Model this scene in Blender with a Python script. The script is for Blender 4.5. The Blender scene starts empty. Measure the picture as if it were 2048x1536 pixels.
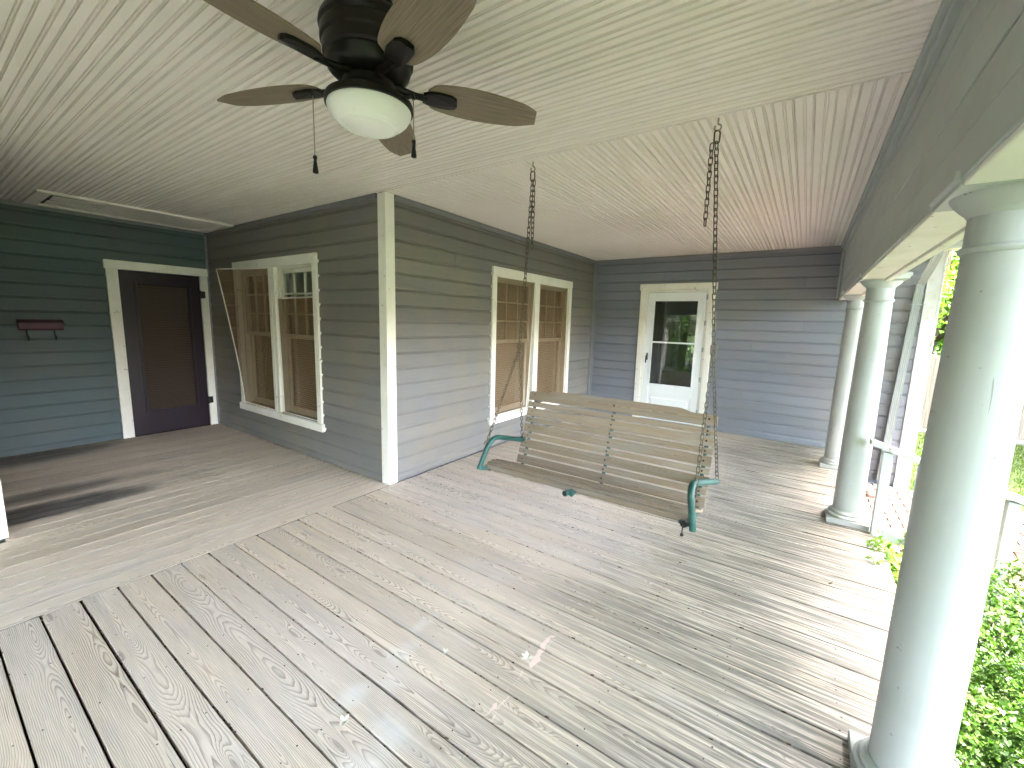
import bpy, bmesh, math, random
import numpy as np
from mathutils import Vector, Matrix
rad = math.radians
random.seed(7); rng = np.random.default_rng(7)
S = bpy.context.scene
COL = S.collection

# ------------------------------------------------------------------ camera
cd = bpy.data.cameras.new('camera'); cam = bpy.data.objects.new('camera', cd); COL.objects.link(cam)
cam.location = (3.0576, -2.4787, 1.5412)
cam.rotation_euler = (rad(81.607), rad(-1.592), rad(34.667))
cd.sensor_width = 36.0; cd.lens = 845.66 / 2048 * 36; cd.clip_start = 0.02; cd.clip_end = 600
S.camera = cam

# ------------------------------------------------------------------ sky, sun, exposure
SUN_EL, SUN_AZ = 75.0, 72.0          # azimuth measured clockwise from +y
w = bpy.data.worlds.new('World'); S.world = w; w.use_nodes = True
nt = w.node_tree; bg = nt.nodes['Background']
sky = nt.nodes.new('ShaderNodeTexSky'); sky.sky_type = 'NISHITA'; sky.sun_disc = False
sky.sun_elevation = rad(SUN_EL); sky.sun_rotation = rad(SUN_AZ)
sky.air_density = 1.0; sky.dust_density = 7.0; sky.ozone_density = 0.45
nt.links.new(sky.outputs[0], bg.inputs[0]); bg.inputs[1].default_value = 0.15
sl = bpy.data.lights.new('sun', 'SUN'); sl.energy = 2.0; sl.angle = rad(0.6); sl.color = (1.0, 0.95, 0.87)
so = bpy.data.objects.new('sun', sl); COL.objects.link(so); so.location = (10, 0, 20)
d = Vector((math.sin(rad(SUN_AZ)) * math.cos(rad(SUN_EL)), math.cos(rad(SUN_AZ)) * math.cos(rad(SUN_EL)), math.sin(rad(SUN_EL))))
so.rotation_euler = d.to_track_quat('Z', 'Y').to_euler()
S.view_settings.view_transform = 'Standard'; S.view_settings.look = 'None'
S.view_settings.exposure = 5.85; S.view_settings.gamma = 1.0
S.render.engine = 'CYCLES'
cy = S.cycles
cy.use_denoising = True
try: cy.denoiser = 'OPENIMAGEDENOISE'; cy.denoising_input_passes = 'RGB_ALBEDO_NORMAL'
except Exception: pass
cy.max_bounces = 10; cy.diffuse_bounces = 6; cy.glossy_bounces = 4; cy.transmission_bounces = 6; cy.transparent_max_bounces = 16
cy.sample_clamp_indirect = 8.0; cy.adaptive_threshold = 0.02

# ------------------------------------------------------------------ node helper
class NT:
    def __init__(s, name):
        s.m = bpy.data.materials.new(name); s.m.use_nodes = True
        s.t = s.m.node_tree; s.b = s.t.nodes['Principled BSDF']; s.out = s.t.nodes['Material Output']
    def n(s, t, **kw):
        x = s.t.nodes.new('ShaderNode' + t)
        for k, v in kw.items(): setattr(x, k, v)
        return x
    def put(s, sock, v):
        if isinstance(v, bpy.types.NodeSocket): s.t.links.new(v, sock)
        elif v is not None:
            if isinstance(v, (tuple, list)) and len(v) == 3 and sock.type == 'RGBA': v = (*v, 1)
            sock.default_value = v
    def math(s, op, a, b=None, c=None, clamp=False):
        x = s.n('Math', operation=op, use_clamp=clamp)
        for i, v in enumerate((a, b, c)):
            if v is not None: s.put(x.inputs[i], v)
        return x.outputs[0]
    def vec(s, x, y, z=0.0):
        c = s.n('CombineXYZ')
        for i, v in enumerate((x, y, z)): s.put(c.inputs[i], v)
        return c.outputs[0]
    def sep(s, v):
        c = s.n('SeparateXYZ'); s.put(c.inputs[0], v); return c.outputs
    def noise(s, v, scale=1.0, detail=2.0, rough=0.5, dist=0.0):
        x = s.n('TexNoise'); s.put(x.inputs['Vector'], v)
        x.inputs['Scale'].default_value = scale; x.inputs['Detail'].default_value = detail
        x.inputs['Roughness'].default_value = rough; x.inputs['Distortion'].default_value = dist
        return x.outputs[0]
    def ss(s, v, a, b):
        x = s.n('MapRange', interpolation_type='SMOOTHSTEP'); s.put(x.inputs[0], v)
        x.inputs[1].default_value = a; x.inputs[2].default_value = b; return x.outputs[0]
    def mix(s, f, a, b, mode='MIX'):
        x = s.n('Mix', data_type='RGBA', blend_type=mode)
        s.put(x.inputs[0], f); s.put(x.inputs[6], a); s.put(x.inputs[7], b); return x.outputs[2]
    def ramp(s, f, stops):
        x = s.n('ValToRGB'); s.put(x.inputs[0], f); e = x.color_ramp.elements
        while len(e) < len(stops): e.new(0.5)
        for i, (p, c) in enumerate(stops): e[i].position = p; e[i].color = (*c, 1) if len(c) == 3 else c
        return x.outputs[0]
    def bump(s, h, strength=0.3, dist=0.01):
        x = s.n('Bump'); s.put(x.inputs['Height'], h); x.inputs['Strength'].default_value = strength
        x.inputs['Distance'].default_value = dist; s.put(s.b.inputs['Normal'], x.outputs[0])
    def pos(s): return s.n('NewGeometry').outputs['Position']
    def obj(s): return s.n('TexCoord').outputs['Object']
    def rnd(s): return s.n('ObjectInfo').outputs['Random']
    def base(s, c, rough=0.6, spec=0.3, metal=0.0):
        s.put(s.b.inputs['Base Color'], c); s.put(s.b.inputs['Roughness'], rough)
        s.b.inputs['Specular IOR Level'].default_value = spec; s.b.inputs['Metallic'].default_value = metal
        return s.m

def wood_core(k, ring_f=185.0, dv=0.1):
    """plain-sawn grain in object space, local X along the board: returns ring(0..1), fibre(0..1), random"""
    x, y, z = k.sep(k.obj()); r = k.rnd()
    r2 = k.math('FRACT', k.math('MULTIPLY', r, 17.31)); r3 = k.math('FRACT', k.math('MULTIPLY', r, 91.7))
    u = k.math('MULTIPLY_ADD', r, 41.0, x)
    v = k.math('ADD', y, k.math('MULTIPLY', k.math('SUBTRACT', r2, 0.5), dv))
    h = k.math('MULTIPLY', k.math('SUBTRACT', k.noise(k.vec(k.math('MULTIPLY', u, 0.75), k.math('MULTIPLY', r3, 60)), 1, 2.0), 0.45), 0.30)
    wob = k.math('MULTIPLY', k.math('SUBTRACT', k.noise(k.vec(k.math('MULTIPLY', u, 2.4), k.math('MULTIPLY', v, 9.0), r), 1, 3), 0.5), 0.026)
    vo = k.n('TexVoronoi', voronoi_dimensions='2D'); k.put(vo.inputs['Vector'], k.vec(k.math('MULTIPLY', u, 1.15), k.math('MULTIPLY_ADD', v, 6.5, k.math('MULTIPLY', r2, 31))))
    vo.inputs['Scale'].default_value = 1.0
    has = k.math('GREATER_THAN', k.sep(vo.outputs['Color'])[0], 0.66)
    knot = k.math('MULTIPLY', k.ss(vo.outputs['Distance'], 0.30, 0.0), has)
    core = k.math('MULTIPLY', k.ss(vo.outputs['Distance'], 0.07, 0.03), has)
    vv = k.math('ADD', v, wob)
    rr = k.math('SQRT', k.math('ADD', k.math('MULTIPLY', vv, vv), k.math('MULTIPLY', h, h)))
    rr = k.math('ADD', rr, k.math('MULTIPLY', k.math('POWER', knot, 2.0), 0.035))
    ring = k.math('FRACT', k.math('ADD', k.math('MULTIPLY', rr, ring_f), k.math('MULTIPLY', k.noise(k.vec(k.math('MULTIPLY', u, 7), k.math('MULTIPLY', v, 60), r), 1, 3), 0.9)))
    fib = k.noise(k.vec(k.math('MULTIPLY', u, 5.0), k.math('MULTIPLY', v, 330.0), k.math('MULTIPLY', z, 200)), 1, 3, 0.6)
    return ring, fib, r, r2, r3, u, v, core

MAT = {}
def deck_mat():
    k = NT('deck_wood'); ring, fib, r, r2, r3, u, v, core = wood_core(k)
    px, py, pz = k.sep(k.pos()); P = k.vec(px, py, 0)
    rc = k.ramp(ring, [(0.0, (0, 0, 0)), (0.5, (0.12, 0.12, 0.12)), (0.8, (0.75, 0.75, 0.75)), (0.93, (1, 1, 1)), (1.0, (0, 0, 0))])
    str_ = k.math('MULTIPLY', rc, k.math('MULTIPLY_ADD', k.noise(k.vec(k.math('MULTIPLY', u, 1.7), k.math('MULTIPLY', v, 10), r), 1, 2), 1.75, -0.05), clamp=True)
    grey = k.mix(str_, (0.66, 0.57, 0.51), (0.28, 0.225, 0.195))
    tan = k.mix(str_, (0.65, 0.545, 0.445), (0.335, 0.25, 0.185))
    wt = k.math('ADD', k.noise(P, 0.55, 3), k.math('MULTIPLY', k.math('SUBTRACT', r3, 0.5), 0.10))
    wt = k.math('ADD', wt, k.math('MULTIPLY', k.ss(px, 0.1, -0.6), 0.22))
    c = k.mix(k.ss(wt, 0.38, 0.66), grey, tan)
    # soft sun-bleached / weathered patches, fibres, per-board value
    c = k.mix(k.math('MULTIPLY', k.ss(k.noise(k.vec(k.math('MULTIPLY', u, 1.5), k.math('MULTIPLY', v, 14), r), 1, 3), 0.5, 0.75), 0.38), c, (0.34, 0.325, 0.32))
    c = k.mix(k.math('MULTIPLY', k.ss(k.noise(k.vec(k.math('MULTIPLY', u, 2.1), k.math('MULTIPLY', v, 9), r2), 1, 3), 0.55, 0.8), 0.5), c, (0.55, 0.46, 0.41))
    f1 = k.math('MULTIPLY_ADD', fib, 0.80, 0.60)
    tone = k.math('MULTIPLY', f1, k.math('MULTIPLY_ADD', r2, 0.15, 0.925))
    c = k.mix(1.0, c, k.vec(tone, tone, tone), 'MULTIPLY')
    # dark weather streaks towards the open edge, deepened to offset strong side light
    c = k.mix(k.math('MULTIPLY', k.ss(k.math('ADD', px, k.math('MULTIPLY', k.noise(P, 1.7, 3), 0.9)), 2.4, 3.9), 0.42), c, (0.25, 0.235, 0.22))
    strk = k.noise(k.vec(k.math('MULTIPLY', u, 2.2), k.math('MULTIPLY', v, 70), r), 1, 4, 0.65)
    edge = k.math('MULTIPLY', k.ss(k.math('ADD', px, k.math('MULTIPLY', k.noise(P, 1.3, 2), 1.2)), 2.1, 3.8), k.ss(strk, 0.33, 0.58))
    c = k.mix(k.math('MULTIPLY', edge, 0.84), c, (0.085, 0.08, 0.076))
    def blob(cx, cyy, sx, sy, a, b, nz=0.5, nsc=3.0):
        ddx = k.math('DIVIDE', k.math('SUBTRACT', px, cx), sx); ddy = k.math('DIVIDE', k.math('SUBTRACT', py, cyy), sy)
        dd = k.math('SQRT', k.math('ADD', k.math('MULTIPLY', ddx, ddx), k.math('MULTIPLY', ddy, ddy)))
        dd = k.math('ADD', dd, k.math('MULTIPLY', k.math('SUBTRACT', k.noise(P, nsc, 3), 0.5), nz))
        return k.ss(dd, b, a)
    m = k.math('MAXIMUM', blob(-1.62, -2.0, 0.22, 0.72, 0.55, 1.15, 0.9, 2.5), k.math('MULTIPLY', blob(-2.05, -1.9, 0.16, 0.7, 0.3, 1.2, 1.0, 3), 0.8))  # dark streaky patches by the walls of the recess
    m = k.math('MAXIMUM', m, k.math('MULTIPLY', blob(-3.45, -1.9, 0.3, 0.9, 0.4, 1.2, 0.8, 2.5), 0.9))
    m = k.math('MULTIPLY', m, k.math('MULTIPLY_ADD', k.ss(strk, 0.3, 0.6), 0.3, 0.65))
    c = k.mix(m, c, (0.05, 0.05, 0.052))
    # white overspray in a broken ring, pinkish tape residue in a line
    for (cx, cyy, rx, ry, a) in ((1.60, -1.10, .035, .10, .45), (1.665, -1.30, .06, .10, .5), (1.68, -1.57, .06, .085, .75), (1.93, -1.57, .11, .07, .65), (1.97, -1.75, .10, .12, .6), (1.76, -1.44, .05, .07, .35)):
        c = k.mix(k.math('MULTIPLY', blob(cx, cyy, rx*1.1, ry*1.1, 0.0, 1.3, 0.9, 14), a*.62), c, (0.74, 0.735, 0.74))
    tape = k.math('MULTIPLY', k.ss(k.math('ABSOLUTE', k.math('ADD', k.math('SUBTRACT', px, 2.19), k.math('MULTIPLY', k.math('SUBTRACT', k.noise(P, 9, 2), 0.5), 0.05))), 0.022, 0.012),
                  k.math('MULTIPLY', k.ss(k.noise(k.vec(k.math('MULTIPLY', px, 3), py, 0), 6.5, 3, 0.7), 0.54, 0.58), k.math('MULTIPLY', k.ss(py, -1.6, -1.55), k.ss(py, -0.72, -0.78))))
    c = k.mix(k.math('MULTIPLY', tape, 0.85), c, (0.72, 0.56, 0.52))
    c = k.mix(k.math('MULTIPLY', core, 0.55), c, (0.22, 0.175, 0.145))
    crack = k.ss(k.noise(k.vec(k.math('MULTIPLY', u, 1.6), k.math('MULTIPLY', v, 120), r), 1, 2), 0.72, 0.76)
    c = k.mix(k.math('MULTIPLY', crack, 0.75), c, (0.10, 0.09, 0.085))
    h = k.math('ADD', k.math('MULTIPLY', fib, 0.8), k.math('ADD', k.math('MULTIPLY', rc, 0.5), k.math('MULTIPLY', crack, -1.2)))
    k.bump(h, 0.35, 0.0022)
    return k.base(c, k.math('MULTIPLY_ADD', fib, 0.25, 0.5), 0.25)
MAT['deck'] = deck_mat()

def swing_wood():
    k = NT('swing_wood'); ring, fib, r, r2, r3, u, v, core = wood_core(k, 210.0, 0.06)
    c = k.mix(k.math('MULTIPLY', ring, 0.5), (0.315, 0.24, 0.175), (0.175, 0.125, 0.09))
    c = k.mix(k.math('MULTIPLY', k.ss(k.noise(k.vec(k.math('MULTIPLY', u, 3), k.math('MULTIPLY', v, 30), r), 1, 3), .4, .7), .5), c, (0.30, 0.285, 0.26))
    t = k.math('MULTIPLY', k.math('MULTIPLY_ADD', fib, 0.8, 0.55), k.math('MULTIPLY_ADD', r2, 0.34, 0.83))
    c = k.mix(1.0, c, k.vec(t, t, t), 'MULTIPLY'); k.bump(fib, 0.25, 0.0015)
    return k.base(c, 0.7, 0.2)
MAT['swing_wood'] = swing_wood()

def siding_mat(name, ca, cb):
    k = NT(name); x, y, z = k.sep(k.pos()); a = k.math('ADD', x, y); r = k.rnd()
    g = k.noise(k.vec(k.math('MULTIPLY_ADD', r, 30, k.math('MULTIPLY', a, 3.0)), k.math('MULTIPLY', z, 60)), 1, 4, 0.6, 0.6)
    g2 = k.noise(k.vec(k.math('MULTIPLY_ADD', r, 9, k.math('MULTIPLY', a, 9.0)), k.math('MULTIPLY', z, 240)), 1, 2, 0.6)
    dirt = k.noise(k.vec(k.math('MULTIPLY', x, 1.0), y, z), 1.6, 4, 0.6)
    c = k.mix(k.ss(dirt, 0.35, 0.7), ca, cb)
    c = k.mix(k.math('MULTIPLY', k.ss(g, 0.5, 0.75), 0.4), c, k.mix(1.0, ca, (0.7, 0.7, 0.68), 'MULTIPLY'))
    c = k.mix(k.math('MULTIPLY', k.ss(k.noise(k.vec(k.math('MULTIPLY', a, 5), k.math('MULTIPLY', z, 7)), 1, 4, .7), .62, .8), 0.30), c, k.mix(1.0, ca, (1.5, 1.48, 1.42), 'MULTIPLY'))
    t = k.math('MULTIPLY_ADD', r, 0.12, 0.94); c = k.mix(1.0, c, k.vec(t, t, t), 'MULTIPLY')
    k.bump(k.math('ADD', g, k.math('MULTIPLY', g2, 0.5)), 0.45, 0.004)
    return k.base(c, 0.62, 0.3)
MAT['siding'] = siding_mat('grey_siding_paint', (0.178, 0.172, 0.172), (0.205, 0.186, 0.158))
MAT['siding_cool_light'] = siding_mat('siding_paint_cool_light', (0.20, 0.214, 0.258), (0.215, 0.215, 0.238))  # far-wall siding copy with the bluish light tint put into its colour
MAT['siding_recess_shade'] = siding_mat('siding_paint_recess_shade', (0.082, 0.112, 0.124), (0.094, 0.110, 0.115))  # recess siding copy with its shade and teal cast put into the colour

def paint(name, col, dirtcol, amt=0.5, chips=True, rough=0.5, bump=0.15, chipcol=(0.20, 0.17, 0.14), sc=3.0):
    k = NT(name); P = k.pos()
    c = k.mix(k.math('MULTIPLY', k.ss(k.noise(P, sc, 4, 0.65), 0.42, 0.75), amt), col, dirtcol)
    if chips:
        n = k.math('ADD', k.noise(P, 14, 3, 0.7), k.math('MULTIPLY', k.noise(P, 75, 2), 0.35))
        c = k.mix(k.math('MULTIPLY', k.ss(n, 0.865, 0.89), 0.8), c, chipcol)
    x, y, z = k.sep(P)
    k.bump(k.noise(k.vec(k.math('MULTIPLY', x, 60), k.math('MULTIPLY', y, 60), k.math('MULTIPLY', z, 9)), 1, 3), bump, 0.003)
    return k.base(c, rough, 0.35)
MAT['trim'] = paint('trim_paint', (0.80, 0.775, 0.72), (0.63, 0.585, 0.49), 0.55)
MAT['old_trim'] = paint('peeling_trim_paint', (0.50, 0.51, 0.52), (0.34, 0.33, 0.31), 0.7, True, 0.6, 0.5, (0.25, 0.22, 0.2), 6)
MAT['grey_trim'] = paint('grey_trim_paint', (0.22, 0.222, 0.235), (0.17, 0.165, 0.16), 0.6, False)
MAT['beam'] = paint('beam_paint', (0.42, 0.455, 0.45), (0.36, 0.375, 0.36), 0.6, False, 0.55, 0.35)
MAT['column'] = paint('column_paint', (0.49, 0.53, 0.55), (0.42, 0.455, 0.455), 0.5, True, 0.42, 0.08, (0.3, 0.29, 0.27), 1.8)
def column_mat():
    k = NT('column_paint'); P = k.pos(); x, y, z = k.sep(P)
    c = k.mix(k.math('MULTIPLY', k.ss(k.noise(P, 2.2, 5, 0.65), 0.4, 0.72), 0.6), (0.44, 0.46, 0.47), (0.37, 0.385, 0.38))
    c = k.mix(k.math('MULTIPLY', k.ss(k.noise(k.vec(k.math('MULTIPLY', x, 34), k.math('MULTIPLY', y, 34), k.math('MULTIPLY', z, 2.2)), 1, 4, 0.7), 0.60, 0.80), 0.35), c, (0.34, 0.35, 0.33))
    sc = k.ss(k.noise(k.vec(k.math('MULTIPLY', x, 60), k.math('MULTIPLY', y, 60), k.math('MULTIPLY', z, 5)), 1, 2, 0.5, 0.6), 0.755, 0.775)
    ch = k.ss(k.math('ADD', k.noise(P, 14, 3, 0.7), k.math('MULTIPLY', k.noise(P, 75, 2), 0.35)), 0.86, 0.885)
    c = k.mix(k.math('MULTIPLY', k.math('MAXIMUM', sc, ch), 0.65), c, (0.19, 0.18, 0.165))
    dirt = k.math('MULTIPLY', k.ss(k.math('ADD', z, k.math('MULTIPLY', k.noise(P, 9, 4, 0.7), 0.22)), 0.30, 0.10), 0.5)
    c = k.mix(dirt, c, (0.27, 0.26, 0.235))
    k.bump(k.math('ADD', k.noise(k.vec(k.math('MULTIPLY', x, 70), k.math('MULTIPLY', y, 70), k.math('MULTIPLY', z, 7)), 1, 3), k.math('MULTIPLY', ch, -1.0)), 0.18, 0.003)
    return k.base(c, 0.5, 0.3)
MAT['column'] = column_mat()
MAT['ceiling'] = paint('ceiling_paint', (0.88, 0.815, 0.775), (0.80, 0.73, 0.67), 0.55, False, 0.5, 0.06, sc=1.3)
MAT['storm'] = paint('storm_door_paint', (0.80, 0.82, 0.84), (0.74, 0.75, 0.75), 0.3, False, 0.35, 0.02)
MAT['dark_door'] = paint('dark_door_paint', (0.017, 0.009, 0.018), (0.024, 0.013, 0.02), 0.5, False, 0.4, 0.1)
MAT['sash'] = paint('sash_paint', (0.66, 0.63, 0.55), (0.5, 0.46, 0.38), 0.5, True)
MAT['gutter'] = paint('gutter_metal', (0.34, 0.37, 0.39), (0.27, 0.29, 0.30), 0.5, False, 0.35, 0.02)

def simple(name, col, rough=0.5, spec=0.4, metal=0.0, var=0.0, sc=20.0, col2=None, bump=0.0):
    k = NT(name); c = col
    if var or col2:
        c = k.mix(k.math('MULTIPLY', k.ss(k.noise(k.pos(), sc, 4, 0.65), 0.35, 0.7), var or 1.0), col, col2 or tuple(x * 0.6 for x in col))
    if bump: k.bump(k.noise(k.pos(), sc * 3, 3), bump, 0.002)
    return k.base(c, rough, spec, metal)
MAT['bronze'] = simple('fan_bronze', (0.009, 0.007, 0.006), 0.42, 0.5, 0.3, 0.5, 30)
MAT['green_metal'] = simple('green_enamel', (0.008, 0.062, 0.056), 0.38, 0.5, 0.0, 0.6, 22, (0.045, 0.125, 0.115), 0.1)
MAT['chain'] = simple('chain_metal', (0.075, 0.064, 0.047), 0.5, 0.5, 0.6, 1.0, 60, (0.15, 0.13, 0.095))
MAT['bolt'] = simple('rusty_bolt', (0.05, 0.035, 0.025), 0.6, 0.4, 0.4)
MAT['black'] = simple('black_metal', (0.012, 0.012, 0.013), 0.4, 0.5, 0.2)
MAT['mailbox'] = simple('mailbox_enamel', (0.075, 0.02, 0.045), 0.5, 0.4, 0.0, 0.6, 15, (0.05, 0.018, 0.03))
MAT['hook'] = simple('hook_plated', (0.42, 0.38, 0.28), 0.4, 0.5, 0.7, 0.6, 50, (0.25, 0.2, 0.14))
MAT['blind'] = simple('blind_slats', (0.60, 0.54, 0.45), 0.6)
MAT['brown_blind'] = simple('brown_blind_slats', (0.070, 0.050, 0.040), 0.6)
MAT['dark_room'] = simple('dark_room', (0.035, 0.03, 0.026), 0.9, 0.1)
MAT['soil'] = simple('soil', (0.05, 0.038, 0.028), 0.95, 0.1, 0, 1.0, 9, (0.025, 0.02, 0.016), 0.5)
MAT['debris'] = simple('leaf_debris', (0.10, 0.06, 0.035), 0.9, 0.1, 0, 1.0, 60, (0.04, 0.03, 0.02))
MAT['petal'] = simple('dry_petal', (0.62, 0.58, 0.50), 0.8, 0.2)
MAT['shingle'] = simple('shingles', (0.16, 0.145, 0.135), 0.9, 0.1, 0, 1.0, 25, (0.10, 0.09, 0.085), 0.4)
MAT['concrete'] = simple('concrete', (0.22, 0.21, 0.195), 0.9, 0.2, 0, 0.8, 5, (0.16, 0.155, 0.145), 0.3)
MAT['asphalt'] = simple('asphalt', (0.06, 0.06, 0.062), 0.9, 0.2, 0, 0.8, 40, (0.045, 0.045, 0.045), 0.3)
MAT['bark'] = simple('bark', (0.11, 0.09, 0.07), 0.95, 0.1, 0, 1.0, 14, (0.05, 0.042, 0.035), 0.8)
MAT['stem'] = simple('reddish_stem', (0.16, 0.075, 0.05), 0.7, 0.3, 0, 0.6, 30)

def blade_mat():
    k = NT('fan_blade_veneer'); x, y, z = k.sep(k.obj()); r = k.rnd()
    f = k.noise(k.vec(k.math('MULTIPLY_ADD', r, 20, k.math('MULTIPLY', x, 6)), k.math('MULTIPLY', y, 190), 0), 1, 4, 0.65)
    c = k.mix(k.ss(f, 0.3, 0.75), (0.25, 0.195, 0.14), (0.15, 0.112, 0.08))
    k.bump(f, 0.1, 0.001); return k.base(c, 0.5, 0.35)
MAT['blade'] = blade_mat()

def bowl_mat():
    k = NT('frosted_glass_bowl')
    c = k.mix(k.math('MULTIPLY', k.ss(k.noise(k.pos(), 45, 3), 0.68, 0.72), 0.5), (0.92, 0.91, 0.87), (0.6, 0.57, 0.5))
    k.b.inputs['Subsurface Weight'].default_value = 0.5; k.b.inputs['Subsurface Radius'].default_value = (0.05, 0.05, 0.05); k.b.inputs['Subsurface Scale'].default_value = 0.5
    return k.base(c, 0.3, 0.45)
MAT['bowl'] = bowl_mat()

def glass_mat():
    k = NT('window_glass'); g = k.n('BsdfGlossy'); g.inputs['Roughness'].default_value = 0.015; g.inputs['Color'].default_value = (0.9, 0.95, 0.95, 1)
    t = k.n('BsdfTransparent'); t.inputs['Color'].default_value = (0.88, 0.9, 0.89, 1)
    fr = k.n('Fresnel'); fr.inputs['IOR'].default_value = 1.6
    f = k.math('MULTIPLY_ADD', fr.outputs[0], 1.1, 0.06, clamp=True)
    m = k.n('MixShader'); k.put(m.inputs[0], f); k.put(m.inputs[1], t.outputs[0]); k.put(m.inputs[2], g.outputs[0])
    k.t.links.new(m.outputs[0], k.out.inputs[0]); return k.m
MAT['glass'] = glass_mat()

def screen_mat():
    k = NT('insect_screen_mesh'); df = k.n('BsdfDiffuse')
    c = k.mix(k.ss(k.noise(k.pos(), 3.5, 4, 0.65), 0.35, 0.7), (0.19, 0.118, 0.064), (0.235, 0.16, 0.095))
    k.put(df.inputs[0], c); t = k.n('BsdfTransparent'); t.inputs[0].default_value = (1, 0.97, 0.93, 1)
    m = k.n('MixShader'); m.inputs[0].default_value = 0.60
    k.put(m.inputs[1], t.outputs[0]); k.put(m.inputs[2], df.outputs[0]); k.t.links.new(m.outputs[0], k.out.inputs[0]); return k.m
MAT['screen'] = screen_mat()

def leaf_mat(name, c1, c2, trans=0.35):
    k = NT(name); P = k.pos()
    isl = k.n('NewGeometry').outputs['Random Per Island']
    c = k.mix(k.math('MULTIPLY_ADD', isl, 0.7, k.math('MULTIPLY', k.noise(P, 3, 2), 0.4), clamp=True), c1, c2)
    tr = k.n('BsdfTranslucent'); k.put(tr.inputs[0], k.mix(1.0, c, (1.3, 1.5, 0.6), 'MULTIPLY'))
    k.base(c, 0.45, 0.35); m = k.n('MixShader'); m.inputs[0].default_value = trans
    k.put(m.inputs[1], k.b.outputs[0]); k.put(m.inputs[2], tr.outputs[0]); k.t.links.new(m.outputs[0], k.out.inputs[0]); return k.m
MAT['leaf_box'] = leaf_mat('boxwood_leaf', (0.018, 0.052, 0.008), (0.056, 0.112, 0.016))
MAT['leaf_tree'] = leaf_mat('tree_leaf', (0.065, 0.14, 0.022), (0.14, 0.25, 0.04), 0.5)
MAT['leaf_dark'] = leaf_mat('dark_tree_leaf', (0.03, 0.075, 0.018), (0.07, 0.14, 0.03), 0.35)
MAT['grass_blade'] = leaf_mat('grass_blade', (0.022, 0.045, 0.008), (0.048, 0.073, 0.016), 0.3)

def lawn_mat():
    k = NT('lawn_ground'); P = k.pos()
    c = k.mix(k.ss(k.noise(P, 1.4, 4, 0.6), 0.35, 0.7), (0.021, 0.037, 0.010), (0.038, 0.051, 0.018))
    c = k.mix(k.math('MULTIPLY', k.ss(k.noise(P, 22, 3, 0.7), 0.5, 0.8), 0.6), c, (0.05, 0.09, 0.02))
    k.bump(k.noise(P, 60, 3, 0.7), 0.7, 0.03); return k.base(c, 0.9, 0.1)
MAT['lawn'] = lawn_mat()

def fence_mat():
    k = NT('fence_wood'); x, y, z = k.sep(k.pos()); r = k.rnd()
    f = k.noise(k.vec(k.math('MULTIPLY', x, 90), k.math('MULTIPLY', y, 90), k.math('MULTIPLY', z, 2.5)), 1, 4, 0.6)
    c = k.mix(k.ss(f, 0.3, 0.7), (0.30, 0.265, 0.225), (0.16, 0.14, 0.12)); t = k.math('MULTIPLY_ADD', r, 0.4, 0.75)
    return k.base(k.mix(1.0, c, k.vec(t, t, t), 'MULTIPLY'), 0.85, 0.15)
MAT['fence'] = fence_mat()
def brick_mat():
    k = NT('brick_clay'); r = k.rnd()
    c = k.mix(r, (0.05, 0.026, 0.021), (0.06, 0.036, 0.029)); c = k.mix(k.math('MULTIPLY', k.noise(k.pos(), 40, 3), 0.4), c, (0.07, 0.05, 0.042))
    k.bump(k.noise(k.pos(), 90, 3), 0.4, 0.003); return k.base(c, 0.9, 0.15)
MAT['brick'] = brick_mat()

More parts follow.
